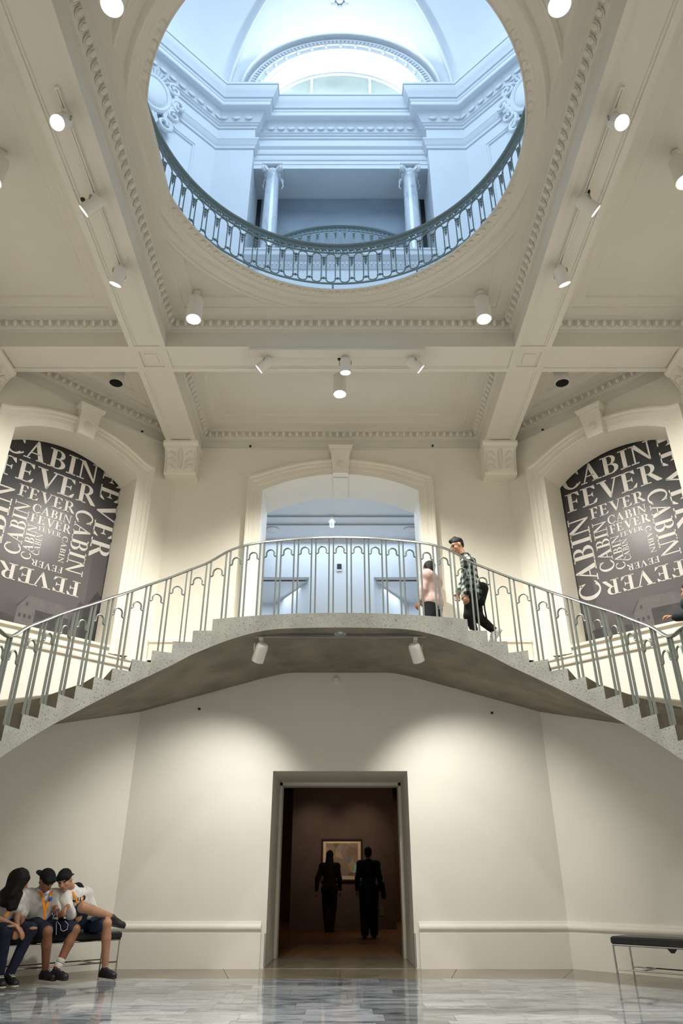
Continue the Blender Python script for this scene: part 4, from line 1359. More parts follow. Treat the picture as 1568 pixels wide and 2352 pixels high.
GLYPH = {
    'I': (0.46, [rect(0.14, 0.32, 0, 1), rect(0.02, 0.44, 0, SER), rect(0.02, 0.44, 1 - SER, 1)]),
    'E': (0.80, [rect(0.14, 0.32, 0, 1), rect(0.02, 0.66, 0, SER), rect(0.02, 0.64, 1 - SER, 1), rect(0.3, 0.52, 0.49, 0.545), [(0.66, 0), (0.73, 0.26), (0.69, 0.26), (0.50, SER), (0.5, 0)], [(0.66, 1), (0.69, 0.77), (0.65, 0.77), (0.48, 1 - SER), (0.48, 1)], [(0.46, 0.52), (0.56, 0.66), (0.56, 0.37)]]),
    'F': (0.72, [rect(0.14, 0.32, 0, 1), rect(0.02, 0.46, 0, SER), rect(0.02, 0.62, 1 - SER, 1), rect(0.3, 0.50, 0.46, 0.515), [(0.64, 1), (0.68, 0.75), (0.64, 0.75), (0.46, 1 - SER), (0.46, 1)], [(0.45, 0.49), (0.55, 0.63), (0.55, 0.34)]]),
    'V': (0.94, [[(0.10, 1), (0.31, 1), (0.57, 0.20), (0.50, 0.0), (0.46, 0.0)], [(0.78, 1), (0.85, 1), (0.52, 0.0), (0.46, 0.0)], rect(-0.01, 0.42, 1 - SER, 1), rect(0.66, 0.97, 1 - SER, 1)]),
    'A': (0.94, [[(0.60, 0), (0.82, 0), (0.50, 1.02), (0.43, 1.02), (0.39, 0.82)], [(0.09, 0), (0.15, 0), (0.45, 0.86), (0.43, 1.02)], rect(0.26, 0.62, 0.32, 0.375), rect(-0.02, 0.27, 0, SER), rect(0.50, 0.93, 0, SER)]),
    'N': (1.00, [rect(0.15, 0.215, 0, 1), rect(0.77, 0.835, 0, 1), [(0.08, 1), (0.30, 1), (0.835, 0.06), (0.835, -0.01), (0.77, -0.01)], rect(0.02, 0.35, 0, SER), rect(0.64, 0.97, 1 - SER, 1), rect(0.02, 0.25, 1 - SER, 1)]),
    'B': (0.80, [rect(0.14, 0.32, 0, 1), rect(0.02, 0.42, 0, SER), rect(0.02, 0.42, 1 - SER, 1), rect(0.3, 0.40, 0.495, 0.545)] + bowl(0.40, 0.495, 1.0, 0.29, 0.165, 0.055) + bowl(0.40, 0.0, 0.545, 0.36, 0.18, 0.055)),
    'R': (0.90, [rect(0.14, 0.32, 0, 1), rect(0.02, 0.46, 0, SER), rect(0.02, 0.42, 1 - SER, 1), rect(0.3, 0.42, 0.455, 0.51)] + bowl(0.40, 0.455, 1.0, 0.31, 0.17, 0.055) + [[(0.36, 0.48), (0.55, 0.48), (0.90, 0.04), (0.90, 0.0), (0.70, 0.0)]]),
    'C': (0.88, arcpoly(0.48, 0.5, 0.53, 0.455, 42, 318, 22, 0.86, 0.60) + [[(0.80, 0.98), (0.83, 0.66), (0.79, 0.66), (0.66, 0.86)], [(0.84, 0.24), (0.87, 0.20), (0.80, 0.10), (0.72, 0.14)]]),
}
def word_polys(word):
    x, out = 0.0, []
    for ch in word:
        adv, ps = GLYPH[ch]
        out += [[(x + a, b) for a, b in p] for p in ps]
        x += adv + 0.015
    return out, x - 0.015
WORDS = [('CABIN', 0, -1.07, 0.665, 7.47, 0.375), ('FEVER', 0, -1.06, 0.69, 7.02, 0.372), ('FEVER', 'cw', 7.83, 6.075, 0.738, 0.382),
         ('FEVER', 0, -0.652, 0.35, 6.74, 0.215), ('CABIN', 'cw', 6.885, 5.645, 0.388, 0.312), ('CABIN', 'ccw', 5.285, 6.885, -0.702, 0.385),
         ('CABIN', 0, -0.36, 0.337, 6.533, 0.158), ('FEVER', 0, -0.36, 0.352, 6.349, 0.162), ('CABIN', 'ccw', 5.70, 6.66, -0.394, 0.252),
         ('FEVER', 180, 0.702, -0.655, 5.55, 0.265), ('FEVER', 0, -0.195, 0.203, 6.234, 0.09), ('CABIN', 'ccw', 5.675, 6.305, -0.21, 0.158),
         ('CABIN', 'ccw', 5.795, 6.19, -0.092, 0.108), ('CABIN', 'cw', 6.285, 5.79, 0.238, 0.095), ('FEVER', 180, 0.356, -0.19, 5.722, 0.112)]
for nm, a, b, cw in (('left', 7, 0, FD - 1.824), ('right', 1, 2, 1.824)):
    A, u, n_out, L = facet(OCT[a], OCT[b])
    c0 = A + u * cw + n_out * 0.565 + Vector((0, 0, 4.60))
    q = lambda t, z, d=0.0: A + u * (cw + t) + n_out * (0.565 - d) + Vector((0, 0, z))
    mb = MB().hexa([q(-1.13, 4.60), q(1.15, 4.60), q(1.15, 4.60, -0.012), q(-1.13, 4.60, -0.012)], [q(-1.13, 8.1), q(1.15, 8.1), q(1.15, 8.1, -0.012), q(-1.13, 8.1, -0.012)])
    root = thing('exhibition_banner', 'black arched banner with white spiralling CABIN FEVER lettering, in the %s window bay' % nm, 'banner', c0)
    mb.build('banner_sheet', M_banner, root, smooth=False)
    for wd, rt, p0, p1, base, cap_h in WORDS:
        polys, wlen = word_polys(wd)
        span = abs(p1 - p0)
        mb = MB()
        for ip, p in enumerate(polys):
            vs = []
            for (x, z) in p:
                x2, z2 = x / wlen * span, z * cap_h
                if rt == 0: t, zz = p0 + x2, base + z2
                elif rt == 'cw': t, zz = base + z2, p0 - x2
                elif rt == 'ccw': t, zz = base - z2, p0 + x2
                else: t, zz = p0 - x2, base - z2
                vs.append(q(t, zz, 0.003))
            mb.prism(vs, -n_out * 0.0015)
        mb.build('printed_word', M_letter, root, smooth=False)
    # printed barn picture at the foot
    def pr_(poly, m_, d, name):
        MB().prism([q(t, z, d) for t, z in poly], -n_out * 0.001).build(name, m_, root, smooth=False)
    pr_([(-1.12, 4.61), (1.14, 4.61), (1.14, 4.74), (0.75, 4.80), (0.40, 4.74), (-0.2, 4.70), (-0.7, 4.78), (-1.12, 4.74)], M_print_dark, 0.0012, 'printed_ground')
    pr_([(0.62, 4.7), (1.14, 4.68), (1.14, 5.35), (1.02, 5.48), (0.86, 5.18), (0.74, 5.22), (0.66, 4.98)], M_print_dark, 0.0015, 'printed_tree')
    pr_([(-0.24, 4.62), (0.05, 4.62), (0.05, 4.90), (-0.11, 5.11), (-0.24, 4.90)], M_print_mid, 0.002, 'printed_barn_gable')
    pr_([(0.05, 4.62), (0.62, 4.62), (0.60, 4.88), (0.05, 4.90)], M_print_dark, 0.002, 'printed_barn_side')
    pr_([(0.05, 4.90), (0.60, 4.88), (0.50, 5.08), (-0.11, 5.11)], M_print_mid, 0.0018, 'printed_barn_roof')
    pr_([(-0.11, 5.11), (-0.12, 5.075), (-0.25, 4.87), (-0.26, 4.90)], M_print_dark, 0.0024, 'printed_eave')
    for (t, z) in ((-0.18, 4.76), (-0.10, 4.76), (-0.02, 4.76), (-0.10, 4.96)):
        pr_([(t - 0.018, z - 0.03), (t + 0.018, z - 0.03), (t + 0.018, z + 0.03), (t - 0.018, z + 0.03)], M_print_dark, 0.0026, 'printed_barn_window')
    pr_([(0.62, 4.64), (1.10, 4.66), (0.86, 4.92)], M_print_dark, 0.0027, 'printed_shed')

# ================================================================== CORBELS under the beams
def corbel(label, base, fwd, wdt=0.595):
    """base: point on the wall at the corbel's top centre; fwd: horizontal direction into the hall"""
    f = Vector(fwd).normalized()
    s = Vector((-f.y, f.x, 0))
    root = thing('corbel', label, 'corbel', base)
    Pn = lambda a, d, z: Vector(base) + s * a + f * d + Vector((0, 0, z))
    prof = [(0.0, -0.63), (0.26, -0.63), (0.285, -0.60), (0.30, -0.50), (0.315, -0.38), (0.36, -0.24), (0.41, -0.16), (0.43, -0.115), (0.43, -0.09), (0.0, -0.09)]
    h2 = wdt / 2
    MB().prism([Pn(-h2, d, z) for d, z in prof], s * wdt).build('bracket', M_wall, root)
    ab = [(0.0, -0.10), (0.43, -0.10), (0.46, -0.06), (0.475, -0.045), (0.475, 0.0), (0, 0)]
    MB().prism([Pn(-h2 - 0.03, d, z) for d, z in ab], s * (wdt + 0.06)).build('abacus', M_wall, root)
    # leaf relief on the face
    face = lambda z: 0.31 + max(0.0, (z + 0.40) * 0.36) if z < -0.09 else 0.43
    for sg in (-1, 1):
        for zc in (-0.22, -0.34, -0.47):
            pth = []
            for k in range(9):
                t = k / 8
                a = sg * (0.23 - 0.13 * t)
                z = zc + 0.04 * math.sin(math.pi * t) - 0.05 * t
                pth.append(Pn(a, face(z) + 0.004, z))
            MB().tube(pth, [0.010 + 0.012 * math.sin(math.pi * k / 8) for k in range(9)], 6).build('leaf', M_orn, root)
        MB().tube([Pn(sg * (h2 - 0.025), face(z) - 0.004, z) for z in (-0.60, -0.5, -0.4, -0.3, -0.2, -0.13)], 0.02, 6).build('edge_roll', M_orn, root)
    MB().tube([Pn(0, face(z) + 0.002, z) for z in (-0.52, -0.42, -0.32, -0.22, -0.14)], [0.015, 0.03, 0.04, 0.045, 0.03], 8).build('leaf_spine', M_orn, root)
    return root
bxm = (BX0 + BX1) / 2
corbel('cream plaster corbel under the beam end, left of the middle arch', (-bxm, YB, Z_BEAM), (0, -1, 0))
corbel('cream plaster corbel under the beam end, right of the middle arch', (bxm, YB, Z_BEAM), (0, -1, 0))
ym = (BY0 + BY1) / 2
for s, nm in ((-1, 'left'), (1, 'right')):
    corbel('leaf carved corbel at the far %s edge, under the cross beam end' % nm, (s * (14.65 - ym - 0.22), ym, Z_BEAM), (-s, 0, 0))
# ================================================================== LAMPS
def spot_light(name, parent, loc, direction, power, col, angle, blend=0.5, radius=0.05):
    d = bpy.data.lights.new(name, 'SPOT')
    d.energy, d.color, d.spot_size, d.spot_blend, d.shadow_soft_size = power, col, R(angle), blend, radius
    o = bpy.data.objects.new(name, d)
    COL.objects.link(o)
    o.parent = parent
    o.location = Vector(loc) - Vector(parent.location)
    o.rotation_euler = Vector(direction).to_track_quat('-Z', 'Y').to_euler()
    return o
def track_head(label, mount, aim, power=0, col=NEUTRAL, angle=60, drop=0.13, r_=0.085, L=0.25, lit=True, group=None, blend=0.6, face=None):
    mount, aim = Vector(mount), Vector(aim)
    root = thing('track_spotlight', label, 'spotlight', mount, group)
    piv = mount - Vector((0, 0, drop))
    d = (aim - piv).normalized()
    T = frame(d)
    MB().bbox(mount.x - 0.028, mount.x + 0.028, mount.y - 0.05, mount.y + 0.05, mount.z - 0.05, mount.z, 0.006).tube([mount - Vector((0, 0, 0.045)), mount - Vector((0, 0, 0.075))], 0.014, 8).build('track_adapter', M_wfix, root)
    side = d.cross(Vector((0, 0, 1)))
    side = side.normalized() if side.length > 0.01 else Vector((1, 0, 0))
    top = mount - Vector((0, 0, 0.075))
    yk = MB().tube([piv + side * (r_ + 0.008), piv.lerp(top, 0.8) + side * (r_ + 0.008), top + side * r_ * 0.55, top, top - side * r_ * 0.55, piv.lerp(top, 0.8) - side * (r_ + 0.008), piv - side * (r_ + 0.008)], 0.008, 6)
    yk.build('yoke', M_steel, root)
    c = piv
    b0, b1 = -L * 0.45, L * 0.55
    MB().lathe([(0.0, b0), (r_ * 0.75, b0), (r_ * 0.93, b0 + 0.02), (r_, b0 + 0.05), (r_, b1), (r_ - 0.007, b1), (r_ - 0.012, b1 - 0.05), (r_ * 0.55, b1 - 0.13)], c, 24, T).build('housing', M_wfix, root)
    MB().lathe([(0, b1 - 0.022), (r_ - 0.010, b1 - 0.022)], c, 20, T).build('lamp_face', M_lamp if lit else M_refl, root)
    if power:
        spot_light('spot_beam', root, c + d * (b1 + 0.01), d, power, col, angle, blend, 0.06)
    return root
def track(label, a, b, material=M_wfix, w=0.018, h=0.03):
    a, b = Vector(a), Vector(b)
    u = (b - a).normalized()
    n_ = Vector((-u.y, u.x, 0))
    root = thing('lighting_track', label, 'track', a)
    MB().hexa([a + n_ * w, a - n_ * w, b - n_ * w, b + n_ * w], [p - Vector((0, 0, h)) for p in (a + n_ * w, a - n_ * w, b - n_ * w, b + n_ * w)]).build('rail', material, root, smooth=False)
    MB().hexa([p - Vector((0, 0, h * 0.9)) for p in (a + n_ * w * 0.35, a - n_ * w * 0.35, b - n_ * w * 0.35, b + n_ * w * 0.35)], [p - Vector((0, 0, h + 0.002)) for p in (a + n_ * w * 0.35, a - n_ * w * 0.35, b - n_ * w * 0.35, b + n_ * w * 0.35)]).build('slot', M_steel, root, smooth=False)
    for p in (a, b):
        MB().hexa([p + n_ * w * 1.1 - u * 0.01, p - n_ * w * 1.1 - u * 0.01, p - n_ * w * 1.1 + u * 0.01, p + n_ * w * 1.1 + u * 0.01], [q_ - Vector((0, 0, h * 1.1)) for q_ in (p + n_ * w * 1.1 - u * 0.01, p - n_ * w * 1.1 - u * 0.01, p - n_ * w * 1.1 + u * 0.01, p + n_ * w * 1.1 + u * 0.01)]).build('end_cap', M_wfix, root, smooth=False)
    return root
ZT = Z_BEAM + 0.02
P_TRACK = 245
for s, nm in ((-1, 'left'), (1, 'right')):
    x = s * 2.965
    track('thin white lighting track along the %s long ceiling beam' % nm, (x, 4.36, ZT), (x, 6.85, ZT))
    zz = ZT - 0.03
    track_head('nearest of three white spotlights on the %s beam track, glaring at the viewer' % nm, (x, 4.62, zz), (x + s * 0.35, 4.62 - 2.2, zz - 4.3), P_TRACK * 0.4, NEUTRAL, 70, 0.16)
    track_head('middle of three white spotlights on the %s beam track, turned to the outer wall' % nm, (x, 5.66, zz), (x + s * 3.4, 5.66 + 0.7, zz - 3.0), P_TRACK, NEUTRAL, 70, 0.16)
    track_head('farthest of three white spotlights on the %s beam track, near the beam crossing' % nm, (x, 6.76, zz), (x + s * 1.5, 6.76 + 1.6, zz - 4.2), P_TRACK * 1.5, NEUTRAL, 110, 0.16)
# box and track under the cross beam
o = MB().bbox(-1.42, 1.32, 8.37, 8.56, Z_BEAM - 0.055, Z_BEAM + 0.004, 0.006).build('track_housing', M_ceil)
tag(o, 'long shallow plaster box under the cross beam carrying the middle track', 'housing')
track('thin dark lighting track under the middle cross beam', (-1.28, 8.58, Z_BEAM + 0.005), (1.26, 8.58, Z_BEAM + 0.005), M_steel, 0.014, 0.028)
zz = Z_BEAM - 0.023
track_head('white spotlight on the cross beam track tilted to the left', (-1.17, 8.58, zz), (-4.4, 9.5, 5.75), P_TRACK * 1.0, NEUTRAL, 75, 0.14)
track_head('white spotlight hanging straight in the middle of the cross beam track', (0.08, 8.58, zz), (0.15, 9.3, 4.3), P_TRACK * 1.3, NEUTRAL, 130, 0.16)
track_head('white spotlight on the cross beam track tilted to the right', (1.16, 8.58, zz), (4.4, 9.5, 5.75), P_TRACK * 1.0, NEUTRAL, 75, 0.14)
# under the landing: two wall washers
lt = track('dark lighting track under the concrete landing', (-1.24, 9.40, 4.105), (1.25, 9.40, 4.105), M_steel, 0.02, 0.035)
MB().lathe([(0.0, -0.02), (0.07, -0.02), (0.09, 0.004)], (0.0, 9.37, 4.105), 20).build('canopy', M_steel, lt)
track_head('white spotlight under the landing aimed down at the wall left of the doorway', (-1.10, 9.42, 4.07), (-2.2, 11.43, 1.15), 245, (1.0, 0.97, 0.88), 88, 0.20, 0.085, 0.26, lit=False, blend=0.9)
track_head('white spotlight under the landing aimed down at the wall right of the doorway', (1.05, 9.42, 4.07), (2.05, 11.43, 1.25), 250, (1.0, 0.965, 0.875), 88, 0.20, 0.085, 0.26, lit=False, blend=0.9)
# pendant cylinders
def pendant(label, x, y, power, lit=True, glow=M_lamp, z_bot=8.44, z_top=8.985, r_=0.115, L=0.40):
    root = thing('pendant_downlight', label, 'downlight', (x, y, z_top))
    MB().lathe([(0.0, z_top), (0.055, z_top), (0.05, z_top - 0.025), (0.012, z_top - 0.035), (0.012, z_bot + L - 0.01)], (x, y, 0), 16).build('stem', M_wfix, root)
    MB().lathe([(0.0, z_bot + L), (r_ - 0.012, z_bot + L), (r_, z_bot + L - 0.012), (r_, z_bot), (r_ - 0.006, z_bot), (r_ - 0.012, z_bot + 0.03)], (x, y, 0), 28).build('cylinder', M_wfix, root)
    MB().lathe([(r_ - 0.008, z_bot + 0.002), (r_ - 0.02, z_bot + 0.05), (0.055, z_bot + 0.11)], (x, y, 0), 28).build('reflector', M_refl if lit else M_black, root)
    MB().lathe([(0, z_bot + 0.105), (0.06, z_bot + 0.105)], (x, y, 0), 20).build('lamp', glow if lit else M_black, root)
    if power:
        spot_light('down_beam', root, (x, y, z_bot - 0.005), (0, 0, -1), power, NEUTRAL, 130, 0.7, 0.08)
    return root
PD = 335
pendant('lit cylinder downlight at the far left corner of the round opening', -2.18, 7.8, PD, glow=M_lampc)
pendant('lit cylinder downlight at the far right corner of the round opening', 2.14, 7.8, PD, glow=M_lampc)
pendant('glaring cylinder downlight at the top edge, left of the round opening', -2.17, 3.6, PD, glow=M_lampc)
pendant('glaring cylinder downlight at the top edge, right of the round opening', 2.10, 3.6, PD, glow=M_lampc)
pendant('lit cylinder downlight in the middle coffer above the landing', -0.01, 9.6, PD * 2.4)
pendant('cylinder downlight at the left picture edge in the side coffer', -4.16, 5.5, PD)
pendant('cylinder downlight at the right picture edge in the side coffer', 4.13, 5.5, PD)
pendant('unlit cylinder downlight half hidden by the beam, left triangular coffer', -3.76, 9.30, 0, lit=False)
pendant('unlit cylinder downlight half hidden by the beam, right triangular coffer', 3.72, 9.30, 0, lit=False)
# small sensors and a detector
def sensor(label, p, n_):
    root = thing('wall_sensor', label, 'sensor', p)
    T = frame(Vector(n_))
    MB().lathe([(0, 0.0), (0.022, 0.0), (0.02, 0.01), (0.0, 0.012)], p, 12, T).build('base', M_steel, root)
    MB().bbox(-0.014, 0.014, -0.017, 0.017, 0.010, 0.042, 0.004, Matrix.Translation(p) @ T.to_4x4()).build('eye', M_black, root)
nd = Vector((0.707, -0.707, 0))
sensor('tiny dark sensor on the frieze left of the middle keystone', at_y(575, 1026, YB - 0.012), (0, -1, 0))
sensor('tiny dark sensor on the frieze right of the middle keystone', at_y(993, 1025, YB - 0.012), (0, -1, 0))
A, u, n_out, L = facet(OCT[7], OCT[0])
sensor('tiny dark sensor above the left window arch', at_plane(325, 992, A - n_out * 0.012, n_out), -n_out)
A, u, n_out, L = facet(OCT[1], OCT[2])
sensor('tiny dark sensor above the right window arch', at_plane(1247, 988, A - n_out * 0.012, n_out), -n_out)
sensor('tiny dark sensor below the left stair soffit', at_y(458, 1629, YB), (0, -1, 0))
sensor('tiny dark sensor below the right stair soffit', at_y(1129, 1638, YB), (0, -1, 0))
p = at_y(772, 1563, YB)
root = thing('smoke_detector', 'small cream wall detector just below the landing soffit', 'detector', p)
MB().lathe([(0, 0.05), (0.035, 0.05), (0.055, 0.035), (0.062, 0.0)], p, 20, frame(Vector((0, -1, 0)))).build('cover', M_wfix, root)
MB().lathe([(0, 0.0), (0.072, 0.0), (0.072, 0.008), (0.06, 0.012)], p, 20, frame(Vector((0, -1, 0)))).build('back_plate', M_wall, root)
# small round vents in the beams (dark holes) and by the track
for (x, y, lab) in ((1350, 440, 'small black round sprinkler on the right long beam'), (190, 457, 'small black round sprinkler on the left long beam'), (779, 824, 'small black round sprinkler beside the cross beam track')):
    p = at_z(x, y, Z_BEAM + 0.02)
    root = thing('sprinkler', lab, 'sprinkler', p)
    MB().lathe([(0, -0.035), (0.02, -0.03), (0.03, 0.0)], p, 14).build('head', M_black, root)
    MB().lathe([(0.028, -0.004), (0.04, -0.003), (0.042, 0.0)], p, 16).build('escutcheon', M_wfix, root)

# lobby beyond the arch: tracks, hanging lamp, ceiling discs, wall speaker
for (y_px, lab) in ((1186, 'upper dark ceiling track in the bright lobby'), (1205, 'lower dark ceiling track in the bright lobby')):
    p = at_z(784, y_px, 7.98)
    track(lab, (-1.9, p.y, 7.985), (1.9, p.y, 7.985), M_steel, 0.014, 0.025)
p = at_z(762, 1188, 7.94)
track_head('white spotlight hanging from the lobby ceiling track behind the arch', p, p + Vector((0.0, 0.1, -2)), 0, drop=0.14, r_=0.05, L=0.16)
for (x, lab) in ((625, 'left white ceiling disc in the lobby'), (942, 'right white ceiling disc in the lobby')):
    p = at_z(x, 1217, 7.99)
    root = thing('ceiling_speaker', lab, 'speaker', p)
    MB().lathe([(0, -0.025), (0.11, -0.02), (0.13, 0.0)], p, 24).build('grille', M_white, root)
    MB().lathe([(0.115, -0.022), (0.145, -0.012), (0.15, 0.0)], p, 24).build('ring', M_wfix, root)
p = at_y(779, 1303, 14.39)
root = thing('wall_display', 'small dark wall unit in a pale frame, seen through the middle arch', 'display', p)
MB().bbox(p.x - 0.062, p.x + 0.062, p.y - 0.03, p.y, p.z - 0.10, p.z + 0.085, 0.006).build('frame', M_wfix, root)
MB().box(p.x - 0.05, p.x + 0.05, p.y - 0.034, p.y - 0.028, p.z - 0.06, p.z + 0.07).build('screen', M_black, root)
# ================================================================== BENCHES, PICTURE
def bench(label, corner, along, length, depth_dir, spare=False):
    """corner: front corner on the floor; along: direction of the long side; depth_dir: towards the wall"""
    c, a, d = Vector((*corner, 0)), Vector(along).normalized(), Vector(depth_dir).normalized()
    root = thing('bench', label, 'bench', c)
    q = lambda s, t, z: c + a * s + d * t + Vector((0, 0, z))
    D = 0.45
    rows = []
    for (i, z) in ((0.012, 0.410), (0.0, 0.420), (0.0, 0.470), (0.02, 0.487)):
        rows.append([q(i, i, z), q(length - i, i, z), q(length - i, D - i, z), q(i, D - i, z)])
    mb = MB().grid(rows, closed_v=True).add(rows[-1], [(0, 1, 2, 3)]).add(rows[0], [(3, 2, 1, 0)])
    mb.build('seat_cushion', M_leather, root)
    MB().tube([q(0.01, 0.01, 0.400), q(length - 0.01, 0.01, 0.400), q(length - 0.01, D - 0.01, 0.400), q(0.01, D - 0.01, 0.400)], 0.0105, 8, closed=True).build('seat_frame', M_chrome, root)
    for s in (0.015, length - 0.015):
        for t in (0.015, D - 0.015):
            MB().tube([q(s, t, 0.0), q(s, t, 0.400)], 0.0105, 8).build('leg', M_chrome, root)
    for t in (0.015, D - 0.015):
        MB().tube([q(0.015, t, 0.155), q(length - 0.015, t, 0.155)], 0.008, 8).build('stretcher', M_chrome, root)
    MB().tube([q(0.30, 0.015, 0.155), q(0.30, D - 0.015, 0.155)], 0.008, 8).build('cross_bar', M_chrome, root)
    return root
s2 = math.sqrt(0.5)
rb = bench('black leather and chrome bench, empty, by the right wall', (3.21, 9.68), (s2, -s2, 0), 1.7, (s2, s2, 0))
lb = bench('black leather and chrome bench with three people, by the left wall', (-2.83, 10.57), (-s2, -s2, 0), 2.2, (-s2, s2, 0))
# folded strap end hanging under the empty bench
q0 = Vector((3.21, 9.68, 0)) + Vector((s2, -s2, 0)) * 0.62 + Vector((s2, s2, 0)) * 0.2
MB().hexa([q0 + Vector((-0.06, 0.02, 0.40)), q0 + Vector((0.06, -0.06, 0.40)), q0 + Vector((0.07, -0.05, 0.40)), q0 + Vector((-0.05, 0.03, 0.40))], [q0 + Vector((-0.01, 0, 0.335)), q0 + Vector((0.02, -0.02, 0.335)), q0 + Vector((0.025, -0.015, 0.335)), q0 + Vector((-0.005, 0.005, 0.335))]).build('lining_flap', M_leather, rb)

# framed picture on the gallery screen: a plain generic composition of soft patches
pl_, pt_ = at_y(742, 1931, G1 - 0.04), at_y(829, 2020, G1 - 0.04)
x0, x1, z0, z1 = pl_.x, pt_.x, pt_.z, pl_.z
yy = G1
root = thing('framed_picture', 'small lit picture in a dark frame with cream mount, in the gallery', 'picture', ((x0 + x1) / 2, yy - 0.02, z0))
fw = 0.05
mb = MB()
for (a, b, c, d) in ((x0 - fw, x1 + fw, z1, z1 + fw), (x0 - fw, x1 + fw, z0 - fw, z0), (x0 - fw, x0, z0, z1), (x1, x1 + fw, z0, z1)):
    mb.bbox(a, b, yy - 0.05, yy - 0.001, c, d, 0.006)
mb.build('frame', mat('dark_walnut', (0.03, 0.012, 0.008), 0.4), root)
MB().box(x0, x1, yy - 0.020, yy - 0.002, z0, z1).build('mount', mat('cream_mount', (0.80, 0.68, 0.48), 0.8), root)
m, N, L, b = node_mat('soft_abstract_patches', 0.5)
tc = N.new('ShaderNodeTexCoord')
vo = N.new('ShaderNodeTexVoronoi'); vo.inputs['Scale'].default_value = 5.5; vo.inputs['Randomness'].default_value = 0.8
L.new(tc.outputs['Object'], vo.inputs['Vector'])
r = ramp(N, [(0.0, (0.20, 0.12, 0.08)), (0.3, (0.36, 0.26, 0.18)), (0.6, (0.30, 0.24, 0.22)), (0.8, (0.50, 0.36, 0.25)), (1.0, (0.22, 0.24, 0.28))])
sp = N.new('ShaderNodeSeparateColor'); L.new(vo.outputs['Color'], sp.inputs[0]); L.new(sp.outputs[0], r.inputs['Fac'])
L.new(r.outputs['Color'], b.inputs['Base Color'])
MB().box(x0 + 0.075, x1 - 0.075, yy - 0.0225, yy - 0.019, z0 + 0.085, z1 - 0.06).build('painted_sheet', m, root)
MB().box(x1 - 0.19, x1 - 0.085, yy - 0.0235, yy - 0.022, z0 + 0.16, z0 + 0.36).build('pale_green_patch', mat('mint_patch', (0.30, 0.62, 0.55), 0.5, var=(30, 0.5)), root)
# small wall label and gallery lamps
p = at_y(877, 2091, G1 - 0.006)
o = MB().bbox(p.x - 0.05, p.x + 0.05, G1 - 0.012, G1, p.z - 0.12, p.z + 0.12, 0.003).build('wall_text_card', mat('beige_card', (0.16, 0.14, 0.10), 0.8))
tag(o, 'narrow beige text card low on the brown gallery wall', 'card')
for (x, lab) in ((717, 'small gallery spotlight above the picture, nearer the left jamb'), (830, 'small gallery spotlight above the picture, nearer the right jamb')):
    p = at_y(x, 1806, 19.0); p.z = 3.30
    track_head(lab, Vector((p.x, 18.9, 3.42)), Vector((p.x, 20.5, 1.9)), 40.0, (1.0, 0.82, 0.60), 70, 0.12, 0.06, 0.18, lit=True, blend=1.0)
track('black ceiling track in the dark gallery', (-1.6, 18.9, 3.45), (1.6, 18.9, 3.45), M_black)
area('gallery_glow', (0.4, 18.2, 3.4), 2.4, 1.4, 12.0, (1.0, 0.62, 0.36), (0, 0.6, -1))
area('gallery_far_lamp', (2.6, 22.2, 3.3), 1.0, 1.0, 16.0, (1.0, 0.60, 0.30), (-0.3, 0, -1))

